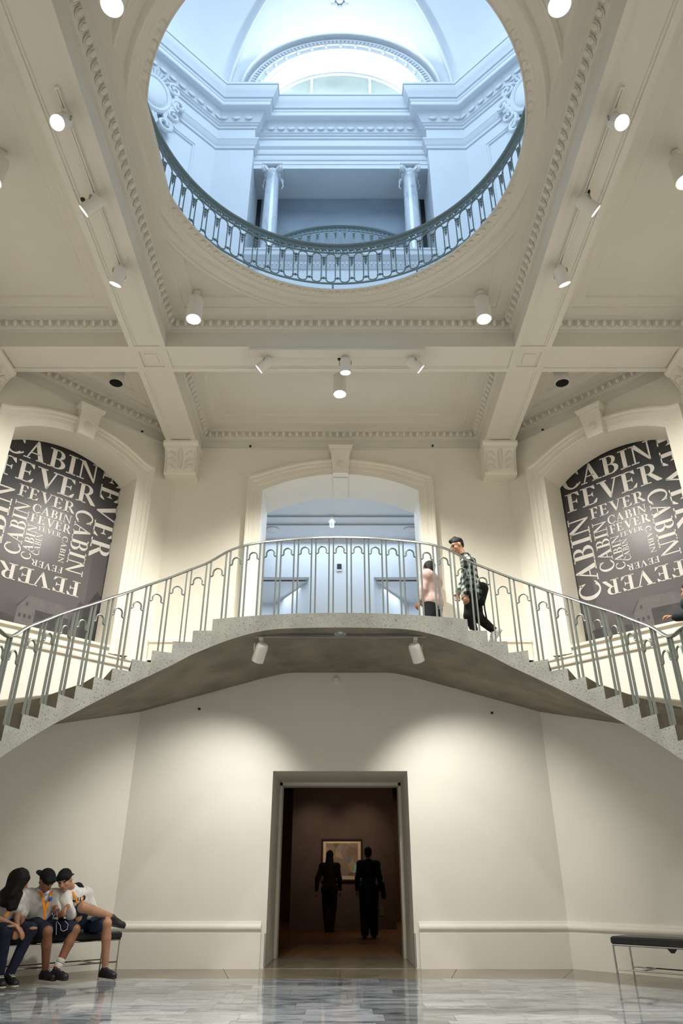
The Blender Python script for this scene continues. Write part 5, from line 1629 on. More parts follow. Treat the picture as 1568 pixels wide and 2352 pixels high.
# ================================================================== PEOPLE (one continuous skin surface each, clothes as children)
def sdf_mesh(name, prims, vox=0.009, k=0.02, noise=0.0):
    """prims: ('c',p0,p1,r0,r1[,flat_axis,flat]) tapered capsules, ('e',c,(rx,ry,rz),R3) ellipsoids -> smooth union -> surface nets"""
    lo, hi = np.array([1e9] * 3), np.array([-1e9] * 3)
    bb = []
    for p in prims:
        if p[0] == 'c':
            r_ = max(p[3], p[4]); a, b = np.array(p[1]), np.array(p[2])
            l, h = np.minimum(a, b) - r_, np.maximum(a, b) + r_
        else:
            r_ = max(p[2]); c = np.array(p[1]); l, h = c - r_, c + r_
        bb.append((l, h))
        lo, hi = np.minimum(lo, l), np.maximum(hi, h)
    pad = 3 * vox + k
    lo, hi = lo - pad, hi + pad
    n = np.ceil((hi - lo) / vox).astype(int) + 1
    D = np.full(n, 1.0, np.float32)
    ax = [lo[i] + vox * np.arange(n[i]) for i in range(3)]
    for p, (l, h) in zip(prims, bb):
        i0 = np.maximum(0, np.floor((l - pad - lo) / vox).astype(int)); i1 = np.minimum(n, np.ceil((h + pad - lo) / vox).astype(int) + 1)
        X, Y, Z = np.meshgrid(ax[0][i0[0]:i1[0]], ax[1][i0[1]:i1[1]], ax[2][i0[2]:i1[2]], indexing='ij')
        if p[0] == 'c':
            a, b = np.array(p[1], float), np.array(p[2], float)
            if len(p) > 5:
                f_, s_ = np.array(p[5], float), p[6]
                f_ = f_ / np.linalg.norm(f_)
                def sq(x, y, z):
                    t = (x - a[0]) * f_[0] + (y - a[1]) * f_[1] + (z - a[2]) * f_[2]
                    t = t * (1 / s_ - 1)
                    return x + t * f_[0], y + t * f_[1], z + t * f_[2]
                X, Y, Z = sq(X, Y, Z)
                b = np.array(sq(*b))
            d = b - a
            L2 = max(1e-9, d @ d)
            t = np.clip(((X - a[0]) * d[0] + (Y - a[1]) * d[1] + (Z - a[2]) * d[2]) / L2, 0, 1)
            dist = np.sqrt((X - a[0] - t * d[0]) ** 2 + (Y - a[1] - t * d[1]) ** 2 + (Z - a[2] - t * d[2]) ** 2) - (p[3] + (p[4] - p[3]) * t)
            if len(p) > 6:
                dist = dist * min(1.0, p[6] * 1.15)
        else:
            c, rr = np.array(p[1], float), np.array(p[2], float)
            M3 = np.array(p[3]) if len(p) > 3 and p[3] is not None else np.eye(3)
            q_ = np.stack([X - c[0], Y - c[1], Z - c[2]], -1) @ M3
            k0 = np.sqrt(((q_ / rr) ** 2).sum(-1)); k1 = np.sqrt(((q_ / rr ** 2) ** 2).sum(-1))
            dist = k0 * (k0 - 1) / np.maximum(k1, 1e-6)
        S = D[i0[0]:i1[0], i0[1]:i1[1], i0[2]:i1[2]]
        hh = np.clip(0.5 + 0.5 * (S - dist) / k, 0, 1)
        D[i0[0]:i1[0], i0[1]:i1[1], i0[2]:i1[2]] = (S * (1 - hh) + dist * hh - k * hh * (1 - hh)).astype(np.float32)
    if noise:
        X, Y, Z = np.meshgrid(*ax, indexing='ij')
        D += (noise * (np.sin(X * 41 + 3 * np.sin(Z * 23)) * np.sin(Y * 37 + 2 * np.sin(X * 19)) + 0.7 * np.sin(Z * 55 + 4 * np.sin(X * 21 + Y * 17)))).astype(np.float32)
    inside = D < 0
    cells = np.zeros(tuple(n - 1), np.int8)
    corners = [(i, j, k_) for i in (0, 1) for j in (0, 1) for k_ in (0, 1)]
    for i, j, k_ in corners:
        cells += inside[i:n[0] - 1 + i, j:n[1] - 1 + j, k_:n[2] - 1 + k_]
    act = np.argwhere((cells > 0) & (cells < 8))
    idx = -np.ones(tuple(n - 1), np.int64)
    idx[tuple(act.T)] = np.arange(len(act))
    acc = np.zeros((len(act), 3)); cnt = np.zeros(len(act))
    for a in corners:
        for ax_ in range(3):
            if a[ax_] == 0:
                b = list(a); b[ax_] = 1
                da = D[tuple((act + np.array(a)).T)].astype(float); db = D[tuple((act + np.array(b)).T)].astype(float)
                m_ = (da < 0) != (db < 0)
                t = np.where(m_, da / np.where(m_, da - db, 1), 0)
                pos = np.tile(np.array(a, float), (len(act), 1)); pos[:, ax_] += t
                acc[m_] += pos[m_]; cnt[m_] += 1
    V = lo + vox * (act + acc / np.maximum(cnt, 1)[:, None])
    F = []
    for ax_ in range(3):
        o1, o2 = [(1, 2), (2, 0), (0, 1)][ax_]
        sl0 = [slice(None)] * 3; sl1 = [slice(None)] * 3
        sl0[ax_] = slice(0, -1); sl1[ax_] = slice(1, None)
        cr = inside[tuple(sl0)] != inside[tuple(sl1)]
        e = np.argwhere(cr)
        e = e[(e[:, o1] > 0) & (e[:, o2] > 0) & (e[:, o1] < n[o1] - 1) & (e[:, o2] < n[o2] - 1)]
        q_ = []
        for d1, d2 in ((-1, -1), (0, -1), (0, 0), (-1, 0)):
            c_ = e.copy(); c_[:, o1] += d1; c_[:, o2] += d2
            q_.append(idx[tuple(c_.T)])
        q_ = np.stack(q_, 1)
        flip = ~inside[tuple(e.T)]
        q_[flip] = q_[flip][:, ::-1]
        F.append(q_)
    F = np.concatenate(F)
    F = F[(F >= 0).all(1)]
    me = bpy.data.meshes.new(name)
    me.vertices.add(len(V)); me.vertices.foreach_set('co', V.astype(np.float32).ravel())
    me.loops.add(len(F) * 4); me.loops.foreach_set('vertex_index', F.astype(np.int32).ravel())
    me.polygons.add(len(F)); me.polygons.foreach_set('loop_start', np.arange(0, len(F) * 4, 4, dtype=np.int32))
    me.update(calc_edges=True); me.validate()
    me.polygons.foreach_set('use_smooth', [True] * len(me.polygons))
    return me
def skin_part(name, prims, material, root, vox=0.009, k=0.02, noise=0.0, parent=None, **props):
    off = Vector(root.location)
    def sh(p):
        q_ = list(p)
        q_[1] = tuple(Vector(p[1]) - off)
        if p[0] == 'c':
            q_[2] = tuple(Vector(p[2]) - off)
        return tuple(q_)
    me = sdf_mesh(name, [sh(p) for p in prims], vox, k, noise)
    me.materials.append(material)
    return link(name, me, parent or root, **props)
def hand_prims(wr, d, pn, curl=35, sc=1.0, side=1, spread=1.0):
    """wrist, direction of the fingers, palm normal; side = +1 puts the thumb on +s"""
    d = Vector(d).normalized(); pn = Vector(pn); pn = (pn - d * pn.dot(d)).normalized()
    s = d.cross(pn) * side
    wr = Vector(wr)
    kn = wr + d * 0.085 * sc
    out = [('c', wr, kn, 0.027 * sc, 0.036 * sc, tuple(pn), 0.52)]
    for o_, L in ((-0.030, 0.058), (-0.010, 0.072), (0.010, 0.078), (0.030, 0.070)):
        b = kn + s * o_ * sc * spread
        c1, c2, c3 = R(curl * 0.5), R(curl * 1.3), R(curl * 1.9)
        p1 = b + (d * math.cos(c1) + pn * math.sin(c1)) * L * 0.45 * sc
        p2 = p1 + (d * math.cos(c2) + pn * math.sin(c2)) * L * 0.33 * sc
        p3 = p2 + (d * math.cos(c3) + pn * math.sin(c3)) * L * 0.27 * sc
        out += [('c', b, p1, 0.0105 * sc, 0.0095 * sc), ('c', p1, p2, 0.0095 * sc, 0.009 * sc), ('c', p2, p3, 0.009 * sc, 0.008 * sc)]
    t0 = wr + d * 0.025 * sc + s * 0.026 * sc
    t1 = t0 + (s * 0.75 + d * 0.65 + pn * 0.25).normalized() * 0.045 * sc
    t2 = t1 + (s * 0.25 + d * 0.9 + pn * 0.35).normalized() * 0.035 * sc
    out += [('c', t0, t1, 0.015 * sc, 0.011 * sc), ('c', t1, t2, 0.011 * sc, 0.009 * sc)]
    return out
def head_prims(c, fwd, up, sc=1.0):
    f = Vector(fwd).normalized(); u = Vector(up); u = (u - f * u.dot(f)).normalized(); r_ = f.cross(u)
    M3 = np.array([list(r_), list(f), list(u)]).T
    P = lambda a, b, c_: Vector(c) + r_ * a * sc + f * b * sc + u * c_ * sc
    out = [('e', P(0, -0.008, 0.025), (0.076 * sc, 0.094 * sc, 0.094 * sc), M3), ('e', P(0, 0.022, -0.045), (0.058 * sc, 0.070 * sc, 0.070 * sc), M3),
           ('c', P(0, 0.062, -0.098), P(0, 0.058, -0.095), 0.024 * sc, 0.024 * sc),
           ('c', P(0, 0.086, 0.012), P(0, 0.108, -0.030), 0.010 * sc, 0.015 * sc),
           ('c', P(-0.035, 0.078, 0.030), P(0.035, 0.078, 0.030), 0.013 * sc, 0.013 * sc),
           ('c', P(-0.018, 0.083, -0.065), P(0.018, 0.083, -0.065), 0.010 * sc, 0.010 * sc)]
    for s in (-1, 1):
        out.append(('e', P(s * 0.078, -0.008, -0.012), (0.012 * sc, 0.022 * sc, 0.032 * sc), M3))
        out.append(('c', P(s * 0.040, 0.062, -0.028), P(s * 0.045, 0.05, -0.035), 0.020 * sc, 0.018 * sc))
    return out, P, M3
def features(root, par, P, M3, sc=1.0, brow=True):
    for s in (-1, 1):
        skin_part('eye', [('e', P(s * 0.032, 0.082, 0.008), (0.015 * sc, 0.008 * sc, 0.009 * sc), M3)], M_hair, root, 0.004, 0.004, parent=par)
        if brow:
            skin_part('eyebrow', [('c', P(s * 0.018, 0.090, 0.032), P(s * 0.050, 0.080, 0.034), 0.006 * sc, 0.005 * sc)], M_hair, root, 0.004, 0.004, parent=par)
    skin_part('mouth', [('c', P(-0.022, 0.091, -0.066), P(0.022, 0.091, -0.066), 0.006 * sc, 0.006 * sc)], mat('lip', (0.26, 0.09, 0.07), 0.5) if 'lip' not in MATS else MATS['lip'], root, 0.004, 0.004, parent=par)
def arm(sh, el, wr, r=(0.050, 0.041, 0.027)):
    return [('c', sh, el, r[0], r[1]), ('c', el, wr, r[1] * 1.02, r[2])]
def legp(hp, kn, an, r=(0.088, 0.060, 0.038)):
    m_ = Vector(kn).lerp(Vector(an), 0.32)
    return [('c', hp, kn, r[0], r[1]), ('c', kn, m_, r[1] * 0.94, r[1] * 0.96), ('c', m_, an, r[1] * 0.95, r[2])]
def grow(prims, g):
    out = []
    for p in prims:
        q_ = list(p)
        if p[0] == 'c':
            q_[3] += g; q_[4] += g
        else:
            q_[2] = tuple(x + g for x in p[2])
        out.append(tuple(q_))
    return out
def part_limb(a, b, t0, t1, r0, r1):
    a, b = Vector(a), Vector(b)
    return ('c', a.lerp(b, t0), a.lerp(b, t1), r0 + (r1 - r0) * t0, r0 + (r1 - r0) * t1)
def shoe(root, an, toe_dir, material, sole=None, L=0.25, name='shoe', up=(0, 0, 1)):
    d = Vector(toe_dir).normalized(); u = Vector(up).normalized(); an = Vector(an)
    s = d.cross(u)
    M3 = np.array([list(s), list(d), list(u)]).T
    heel = an - d * 0.045 - u * 0.045
    toe = an + d * (L - 0.085) - u * 0.055
    pr = [('c', heel, toe, 0.040, 0.036), ('c', an, heel + d * 0.03, 0.044, 0.044), ('c', an - u * 0.01, an + d * 0.10 - u * 0.035, 0.042, 0.038), ('e', an + d * (L - 0.115) - u * 0.055, (0.047, 0.07, 0.034), M3)]
    o = skin_part(name, pr, material, root, 0.007, 0.02)
    skin_part('sole', [('c', heel - u * 0.030, toe - u * 0.024, 0.042, 0.045, tuple(u), 0.34)], sole or material, root, 0.007, 0.01, parent=o)
    for k in range(3):
        c_ = an + d * (0.045 + 0.028 * k) - u * (0.0 + 0.012 * k - 0.028)
        skin_part('lace', [('c', c_ - s * 0.022, c_ + s * 0.022, 0.005, 0.005)], M_sole if material is not M_wshoe else M_wshoe, root, 0.004, 0.004, parent=o)
    return o
def torso_prims(J, fw, g=0.0, shoulder=0.062, chest=0.120, waist=0.112, hip=0.118, flat=0.72):
    fw = tuple(Vector(fw))
    nk, pe = Vector(J['neck']), Vector(J['pel'])
    cm = (Vector(J['shL']) + Vector(J['shR'])) / 2
    ch = cm.lerp(pe, 0.22)
    wa = cm.lerp(pe, 0.66)
    sd = (Vector(J['shL']) - Vector(J['shR'])).normalized()
    out = [('c', J['shL'], J['shR'], shoulder + g, shoulder + g), ('c', nk, cm, 0.058 + g * 0.6, 0.075 + g)]
    out += [('c', ch - sd * 0.055, wa - sd * 0.04, chest * 0.86 + g, waist * 0.86 + g, fw, flat + 0.08), ('c', ch + sd * 0.055, wa + sd * 0.04, chest * 0.86 + g, waist * 0.86 + g, fw, flat + 0.08)]
    out += [('c', wa, pe, waist + g, hip + g, fw, flat + 0.12)]
    out += [('c', pe - sd * 0.06, pe + sd * 0.06, hip * 0.9 + g, hip * 0.9 + g)]
    return out
def body_prims(J, fw, head_fw, head_up, hands, sc=1.0, arm_r=(0.050, 0.041, 0.027), leg_r=(0.088, 0.060, 0.038), foot=None, **tk):
    hp, P, M3 = head_prims(J['head'], head_fw, head_up, sc)
    pr = torso_prims(J, fw, **tk)
    base_n = Vector(J['head']) + (Vector(J['neck']) - Vector(J['head'])).normalized() * 0.05
    pr += [('c', J['neck'], base_n, 0.056, 0.052)] + hp
    for s in 'LR':
        pr += arm(J['sh' + s], J['el' + s], J['wr' + s], arm_r)
        if s in hands:
            d, pn, curl, side = hands[s]
            pr += hand_prims(J['wr' + s], d, pn, curl, 1.0, side)
        pr += legp(J['hip' + s], J['kn' + s], J['an' + s], leg_r)
        if foot:
            pr += [('c', J['an' + s], Vector(J['an' + s]) + Vector(foot[s]) * 0.12 + Vector((0, 0, -0.05)), 0.036, 0.030)]
    return pr, P, M3

# ---- the three on the left-hand bench
E_ = Vector((s2, s2, 0)); F_ = Vector((s2, -s2, 0)); B0 = Vector((-2.83, 10.57, 0))
def Q(e, b, z): return B0 + E_ * e + F_ * b + Vector((0, 0, z))
def Dv(e, b, z): return E_ * e + F_ * b + Vector((0, 0, z))
UPZ = Vector((0, 0, 1))
def ribbon(root, name, pts, w, nrm, material, parent=None):
    """flat strap through points; nrm = facing"""
    pts = [Vector(p) for p in pts]
    rows = []
    for i, p in enumerate(pts):
        t = (pts[min(i + 1, len(pts) - 1)] - pts[max(i - 1, 0)]).normalized()
        s = t.cross(Vector(nrm)).normalized()
        n_ = Vector(nrm).normalized()
        rows.append([p + s * w, p - s * w, p - s * w - n_ * 0.004, p + s * w - n_ * 0.004])
    return MB().grid(rows, closed_v=True).build(name, material, parent or root)
def cap(root, P, M3, sc, back_dir, material=M_blk, tilt=0.0):
    """baseball cap: crown over the skull plus a brim pointing along the head's back"""
    pr = [('e', P(0, -0.012, 0.045), (0.087 * sc, 0.106 * sc, 0.088 * sc), M3), ('c', P(-0.05, 0.055, 0.048), P(0.05, 0.055, 0.048), 0.034 * sc, 0.034 * sc)]
    o = skin_part('cap', pr, material, root, 0.007, 0.02)
    bp_ = [('c', P(-0.045, -0.085, 0.018), P(-0.035, -0.132, 0.004), 0.032, 0.034, tuple(np.array(M3)[:, 2]), 0.22), ('c', P(0.045, -0.085, 0.018), P(0.035, -0.132, 0.004), 0.032, 0.034, tuple(np.array(M3)[:, 2]), 0.22), ('c', P(0, -0.085, 0.018), P(0, -0.148, 0.0), 0.034, 0.036, tuple(np.array(M3)[:, 2]), 0.22)]
    skin_part('cap_brim', bp_, material, root, 0.006, 0.012, parent=o)
    skin_part('cap_button', [('e', P(0, -0.012, 0.134), (0.010, 0.010, 0.006), None)], material, root, 0.004, 0.004, parent=o)
    return o

# -- boy in the white hoodie, ankle on knee
J = dict(head=Q(-0.915, 0.03, 1.075), neck=Q(-0.735, -0.10, 0.965), shR=Q(-0.855, -0.04, 0.885), shL=Q(-0.505, -0.16, 0.915), pel=Q(-0.475, -0.25, 0.59),
         elR=Q(-0.80, 0.11, 0.70), wrR=Q(-0.915, 0.23, 0.795), elL=Q(-0.37, -0.10, 0.68), wrL=Q(-0.62, 0.09, 0.70),
         hipL=Q(-0.385, -0.2, 0.575), knL=Q(-0.365, 0.23, 0.595), anL=Q(-0.285, 0.19, 0.105), hipR=Q(-0.54, -0.2, 0.60), knR=Q(-0.70, 0.19, 0.775), anR=Q(-0.315, 0.19, 0.672))
root = thing('person', 'seated boy in white hoodie and backward black cap, ankle crossed on knee', 'person', Q(-0.4, 0.1, 0))
hf, hu = Dv(-0.66, 0.66, -0.38), Dv(-0.40, 0.12, 0.90)
hands = {'R': (Dv(-0.75, 0.45, -0.45), Dv(0.1, 0.3, -0.9), 45, 1), 'L': (Dv(-0.8, 0.5, -0.2), Dv(0, 0.2, -1), 40, -1)}
pr, P, M3 = body_prims(J, Dv(0, 1, 0), hf, hu, hands, 1.0)
bd = skin_part('body', pr, M_skin1, root, 0.008, 0.018)
features(root, bd, P, M3)
sh = torso_prims(J, Dv(0, 1, 0), 0.026) + [part_limb(J['shR'], J['elR'], 0, 1, 0.072, 0.062), part_limb(J['elR'], J['wrR'], 0, 0.86, 0.062, 0.046), part_limb(J['shL'], J['elL'], 0, 1, 0.074, 0.064), part_limb(J['elL'], J['wrL'], 0, 0.9, 0.064, 0.048)]
top = skin_part('hoodie', sh, M_wtee, root, 0.008, 0.025, 0.0022)
skin_part('hood', [('c', Q(-0.84, -0.10, 0.985), Q(-0.63, -0.16, 0.985), 0.050, 0.060), ('c', Q(-0.63, -0.16, 0.985), Q(-0.56, -0.12, 0.925), 0.060, 0.045)], M_blk, root, 0.008, 0.03, parent=top)
skin_part('hoodie_print', [('c', Q(-0.80, 0.012, 0.865), Q(-0.60, -0.035, 0.875), 0.033, 0.033, tuple(Dv(0, 1, 0)), 0.5)], M_blk, root, 0.006, 0.01, parent=top)
for k in range(5):                        # pale block letters across the chest print
    e0 = -0.785 + 0.036 * k
    MB().bbox(-0.010, 0.010, -0.002, 0.002, -0.016, 0.016, 0.002, Matrix.Translation(Q(e0, 0.040 - 0.0085 * k, 0.868)) @ Matrix.Rotation(R(45), 4, 'Z')).build('print_letter', M_letter, top)
ribbon(root, 'lanyard', [Q(-0.62, -0.075, 0.985), Q(-0.605, -0.035, 0.925), Q(-0.635, 0.02, 0.82), Q(-0.655, 0.035, 0.77)], 0.013, Dv(0.1, 1, 0.2), M_orange)
ribbon(root, 'lanyard', [Q(-0.785, 0.02, 0.945), Q(-0.755, 0.035, 0.905), Q(-0.70, 0.045, 0.82), Q(-0.665, 0.042, 0.77)], 0.013, Dv(0.1, 1, 0.2), M_orange)
shp = [part_limb(J['hipL'], J['knL'], 0, 0.86, 0.112, 0.088), part_limb(J['hipR'], J['knR'], 0, 0.80, 0.112, 0.090), ('c', Q(-0.56, -0.24, 0.585), Q(-0.38, -0.24, 0.585), 0.118, 0.118)]
sho = skin_part('denim_shorts', shp, M_denim, root, 0.008, 0.03, 0.0018)
skin_part('worn_patch', [('c', Q(-0.44, 0.03, 0.645), Q(-0.42, 0.13, 0.655), 0.045, 0.04)], M_denimw, root, 0.007, 0.01, parent=sho)
cap(root, P, M3, 1.0, None)
shoe(root, J['anL'], Dv(0.22, 0.95, 0), M_shoe, M_shoe)
shoe(root, Vector(J['anR']) + Dv(0.03, 0.0, -0.02), Dv(0.93, 0.25, -0.16), M_shoe, M_shoe, up=Dv(0.16, 0.20, 0.96))

# -- boy in the middle with the phone
J = dict(head=Q(-1.165, 0.055, 1.07), neck=Q(-1.125, -0.09, 0.965), shR=Q(-1.305, -0.12, 0.905), shL=Q(-0.945, -0.10, 0.905), pel=Q(-1.03, -0.25, 0.59),
         elR=Q(-1.325, -0.09, 0.66), wrR=Q(-1.385, 0.11, 0.615), elL=Q(-0.865, -0.01, 0.695), wrL=Q(-1.00, 0.19, 0.705),
         hipR=Q(-1.12, -0.2, 0.58), knR=Q(-1.135, 0.25, 0.54), anR=Q(-0.985, 0.06, 0.125), hipL=Q(-0.95, -0.2, 0.58), knL=Q(-0.765, 0.21, 0.54), anL=Q(-0.925, 0.21, 0.135))
root = thing('person', 'seated boy in white polo shirt and black cap, holding a phone', 'person', Q(-1.05, 0.1, 0))
hf, hu = Dv(0.32, 0.62, -0.55), Dv(0.10, 0.50, 0.84)
hands = {'R': (Dv(-0.1, 0.75, -0.6), Dv(0, -0.6, -0.8), 30, 1), 'L': (Dv(-0.75, 0.25, 0.45), Dv(-0.3, 0.6, 0.7), 60, -1)}
pr, P, M3 = body_prims(J, Dv(0, 1, 0), hf, hu, hands, 1.0)
bd = skin_part('body', pr, M_skin2, root, 0.008, 0.018)
features(root, bd, P, M3)
sh = torso_prims(J, Dv(0, 1, 0), 0.024) + [part_limb(J['shR'], J['elR'], 0, 0.72, 0.074, 0.068), part_limb(J['shL'], J['elL'], 0, 0.75, 0.074, 0.068)]
top = skin_part('polo_shirt', sh, M_wtee, root, 0.008, 0.025, 0.0026)
skin_part('collar', [('c', Q(-1.19, -0.05, 0.965), Q(-1.12, 0.005, 0.93), 0.026, 0.016), ('c', Q(-1.05, -0.05, 0.965), Q(-1.11, 0.005, 0.93), 0.026, 0.016)], M_wtee, root, 0.006, 0.012, parent=top)
lan = ribbon(root, 'lanyard', [Q(-1.195, -0.03, 0.965), Q(-1.17, 0.012, 0.91), Q(-1.125, 0.028, 0.80), Q(-1.105, 0.038, 0.735)], 0.014, Dv(0, 1, 0.25), M_orange)
ribbon(root, 'lanyard', [Q(-1.04, -0.03, 0.965), Q(-1.055, 0.018, 0.91), Q(-1.09, 0.034, 0.80), Q(-1.105, 0.042, 0.735), Q(-1.105, 0.042, 0.65)], 0.014, Dv(0, 1, 0.25), M_orange)
MB().ball(Q(-1.065, 0.035, 0.872), (0.026, 0.026, 0.008), 14, 6, frame(F_)).build('round_badge', M_blue, root)
MB().bbox(-0.045, 0.045, -0.003, 0.003, -0.03, 0.03, 0.003, Matrix.Translation(Q(-1.115, 0.07, 0.618)) @ Matrix.Rotation(R(45), 4, 'Z') @ Matrix.Rotation(R(-40), 4, 'X')).build('name_card', mat('pink_card', (0.62, 0.36, 0.30), 0.5), root)
shp = [part_limb(J['hipL'], J['knL'], 0, 0.88, 0.114, 0.088), part_limb(J['hipR'], J['knR'], 0, 0.88, 0.114, 0.088), ('c', Q(-1.12, -0.24, 0.585), Q(-0.95, -0.24, 0.585), 0.115, 0.115)]
skin_part('shorts', shp, M_navy, root, 0.008, 0.03, 0.0018)
cap(root, P, M3, 1.02, None)
for s in 'RL':
    d = Vector(J['an' + s]) - Vector(J['kn' + s])
    d.normalize()
    a = Vector(J['an' + s])
    if s == 'L':
        so = skin_part('sock', [('c', a - d * 0.125, a + d * 0.01, 0.046, 0.044)], M_sock_r, root, 0.006, 0.008)
        for t in (0.055, 0.105):
            skin_part('sock_stripe', [('c', a - d * (t + 0.006), a - d * (t - 0.006), 0.0485, 0.0485)], M_sock_w, root, 0.006, 0.004, parent=so)
shoe(root, J['anR'], Dv(0.20, 0.95, 0), M_shoe, M_shoe)
shoe(root, J['anL'], Dv(0.25, 0.9, 0), M_shoe, M_shoe)
# phone and cable in his hand
ph = thing('phone', 'black phone with white earphone cable in the middle boy\'s hand', 'phone', Q(-1.055, 0.22, 0.70))
Tp = Matrix.Translation(Q(-1.055, 0.235, 0.715)) @ Matrix.Rotation(R(45), 4, 'Z') @ Matrix.Rotation(R(-35), 4, 'X') @ Matrix.Rotation(R(14), 4, 'Y')
MB().bbox(-0.038, 0.038, -0.005, 0.005, -0.075, 0.075, 0.004, Tp).build('case', M_black, ph)
MB().box(-0.034, 0.034, -0.0058, -0.0048, -0.068, 0.068, Tp).build('screen', M_dkprint, ph)
MB().tube([Q(-1.03, 0.24, 0.64), Q(-1.0, 0.28, 0.60), Q(-0.985, 0.29, 0.55), Q(-0.95, 0.28, 0.535), Q(-0.90, 0.27, 0.55), Q(-0.885, 0.25, 0.60), Q(-0.92, 0.22, 0.64)], 0.0028, 6).build('cable', M_sock_w, ph)
MB().tube([Q(-1.045, 0.26, 0.63), Q(-1.04, 0.27, 0.58), Q(-1.03, 0.28, 0.50)], 0.0028, 6).build('cable', M_sock_w, ph)

# -- girl with long black hair
J = dict(head=Q(-1.485, 0.05, 1.07), neck=Q(-1.50, -0.10, 0.955), shL=Q(-1.405, -0.09, 0.885), shR=Q(-1.69, -0.12, 0.885), pel=Q(-1.50, -0.25, 0.59),
         elL=Q(-1.40, -0.04, 0.66), wrL=Q(-1.46, 0.15, 0.60), elR=Q(-1.72, 0.07, 0.70), wrR=Q(-1.50, 0.23, 0.60),
         hipL=Q(-1.42, -0.2, 0.58), knL=Q(-1.325, 0.22, 0.56), anL=Q(-1.455, 0.16, 0.11), hipR=Q(-1.59, -0.2, 0.58), knR=Q(-1.63, 0.26, 0.565), anR=Q(-1.56, 0.16, 0.11))
root = thing('person', 'seated girl with long black hair and torn dark jeans, at the left picture edge', 'person', Q(-1.5, 0.1, 0))
hf, hu = Dv(0.92, 0.16, -0.40), Dv(0.40, 0.15, 0.90)
hands = {'L': (Dv(-0.2, 0.7, -0.6), Dv(0, -0.6, -0.8), 30, -1), 'R': (Dv(0.55, 0.45, -0.65), Dv(-0.3, -0.4, -0.8), 28, 1)}
pr, P, M3 = body_prims(J, Dv(0, 1, 0), hf, hu, hands, 0.97, arm_r=(0.042, 0.034, 0.023), leg_r=(0.080, 0.056, 0.036), chest=0.105, waist=0.10)
bd = skin_part('body', pr, M_skin1, root, 0.008, 0.018)
features(root, bd, P, M3, 0.97)
sh = torso_prims(J, Dv(0, 1, 0), 0.022, chest=0.108, waist=0.10) + [part_limb(J['shR'], J['elR'], 0, 0.5, 0.062, 0.056), part_limb(J['shL'], J['elL'], 0, 0.5, 0.062, 0.056)]
skin_part('tee_shirt', sh, M_wtee, root, 0.008, 0.025, 0.0024)
ribbon(root, 'lanyard', [Q(-1.485, 0.055, 0.84), Q(-1.53, 0.07, 0.77), Q(-1.60, 0.08, 0.70)], 0.015, Dv(0, 1, 0.2), M_orange)
hr = [('e', P(0, -0.022, 0.045), (0.090, 0.105, 0.090), M3), ('c', P(-0.035, -0.065, 0.01), Q(-1.57, 0.00, 0.86), 0.085, 0.075), ('c', Q(-1.55, 0.02, 0.93), Q(-1.545, 0.055, 0.79), 0.085, 0.045), ('c', Q(-1.49, 0.06, 0.93), Q(-1.50, 0.085, 0.79), 0.060, 0.030), ('c', Q(-1.60, -0.02, 0.93), Q(-1.62, 0.00, 0.83), 0.07, 0.035), ('c', P(0.060, 0.0, 0.03), P(0.066, -0.02, -0.16), 0.042, 0.050), ('c', P(-0.060, 0.0, 0.03), P(-0.066, -0.02, -0.16), 0.040, 0.045), ('c', P(0.045, 0.055, 0.06), P(0.068, 0.045, -0.06), 0.026, 0.024)]
skin_part('hair', hr, M_hair, root, 0.008, 0.03, 0.002)
tr = [part_limb(J['hipL'], J['knL'], 0, 1, 0.098, 0.074), part_limb(J['knL'], J['anL'], 0, 0.97, 0.072, 0.050), part_limb(J['hipR'], J['knR'], 0, 1, 0.098, 0.074), part_limb(J['knR'], J['anR'], 0, 0.97, 0.072, 0.050), ('c', Q(-1.58, -0.24, 0.585), Q(-1.43, -0.24, 0.585), 0.110, 0.110)]
je = skin_part('jeans', tr, M_navy, root, 0.008, 0.025, 0.0012)
skin_part('torn_knee', [('e', Vector(J['knL']) + Dv(0.0, 0.062, 0.018), (0.045, 0.045, 0.018), None)], M_skin1, root, 0.005, 0.006, parent=je)
skin_part('torn_knee', [('e', Vector(J['knR']) + Dv(0.02, 0.050, 0.045), (0.050, 0.040, 0.014), None)], M_skin1, root, 0.005, 0.006, parent=je)
shoe(root, J['anL'], Dv(0.1, 0.95, 0), M_shoe, M_sole)
shoe(root, J['anR'], Dv(-0.1, 0.95, 0), M_shoe, M_sole)

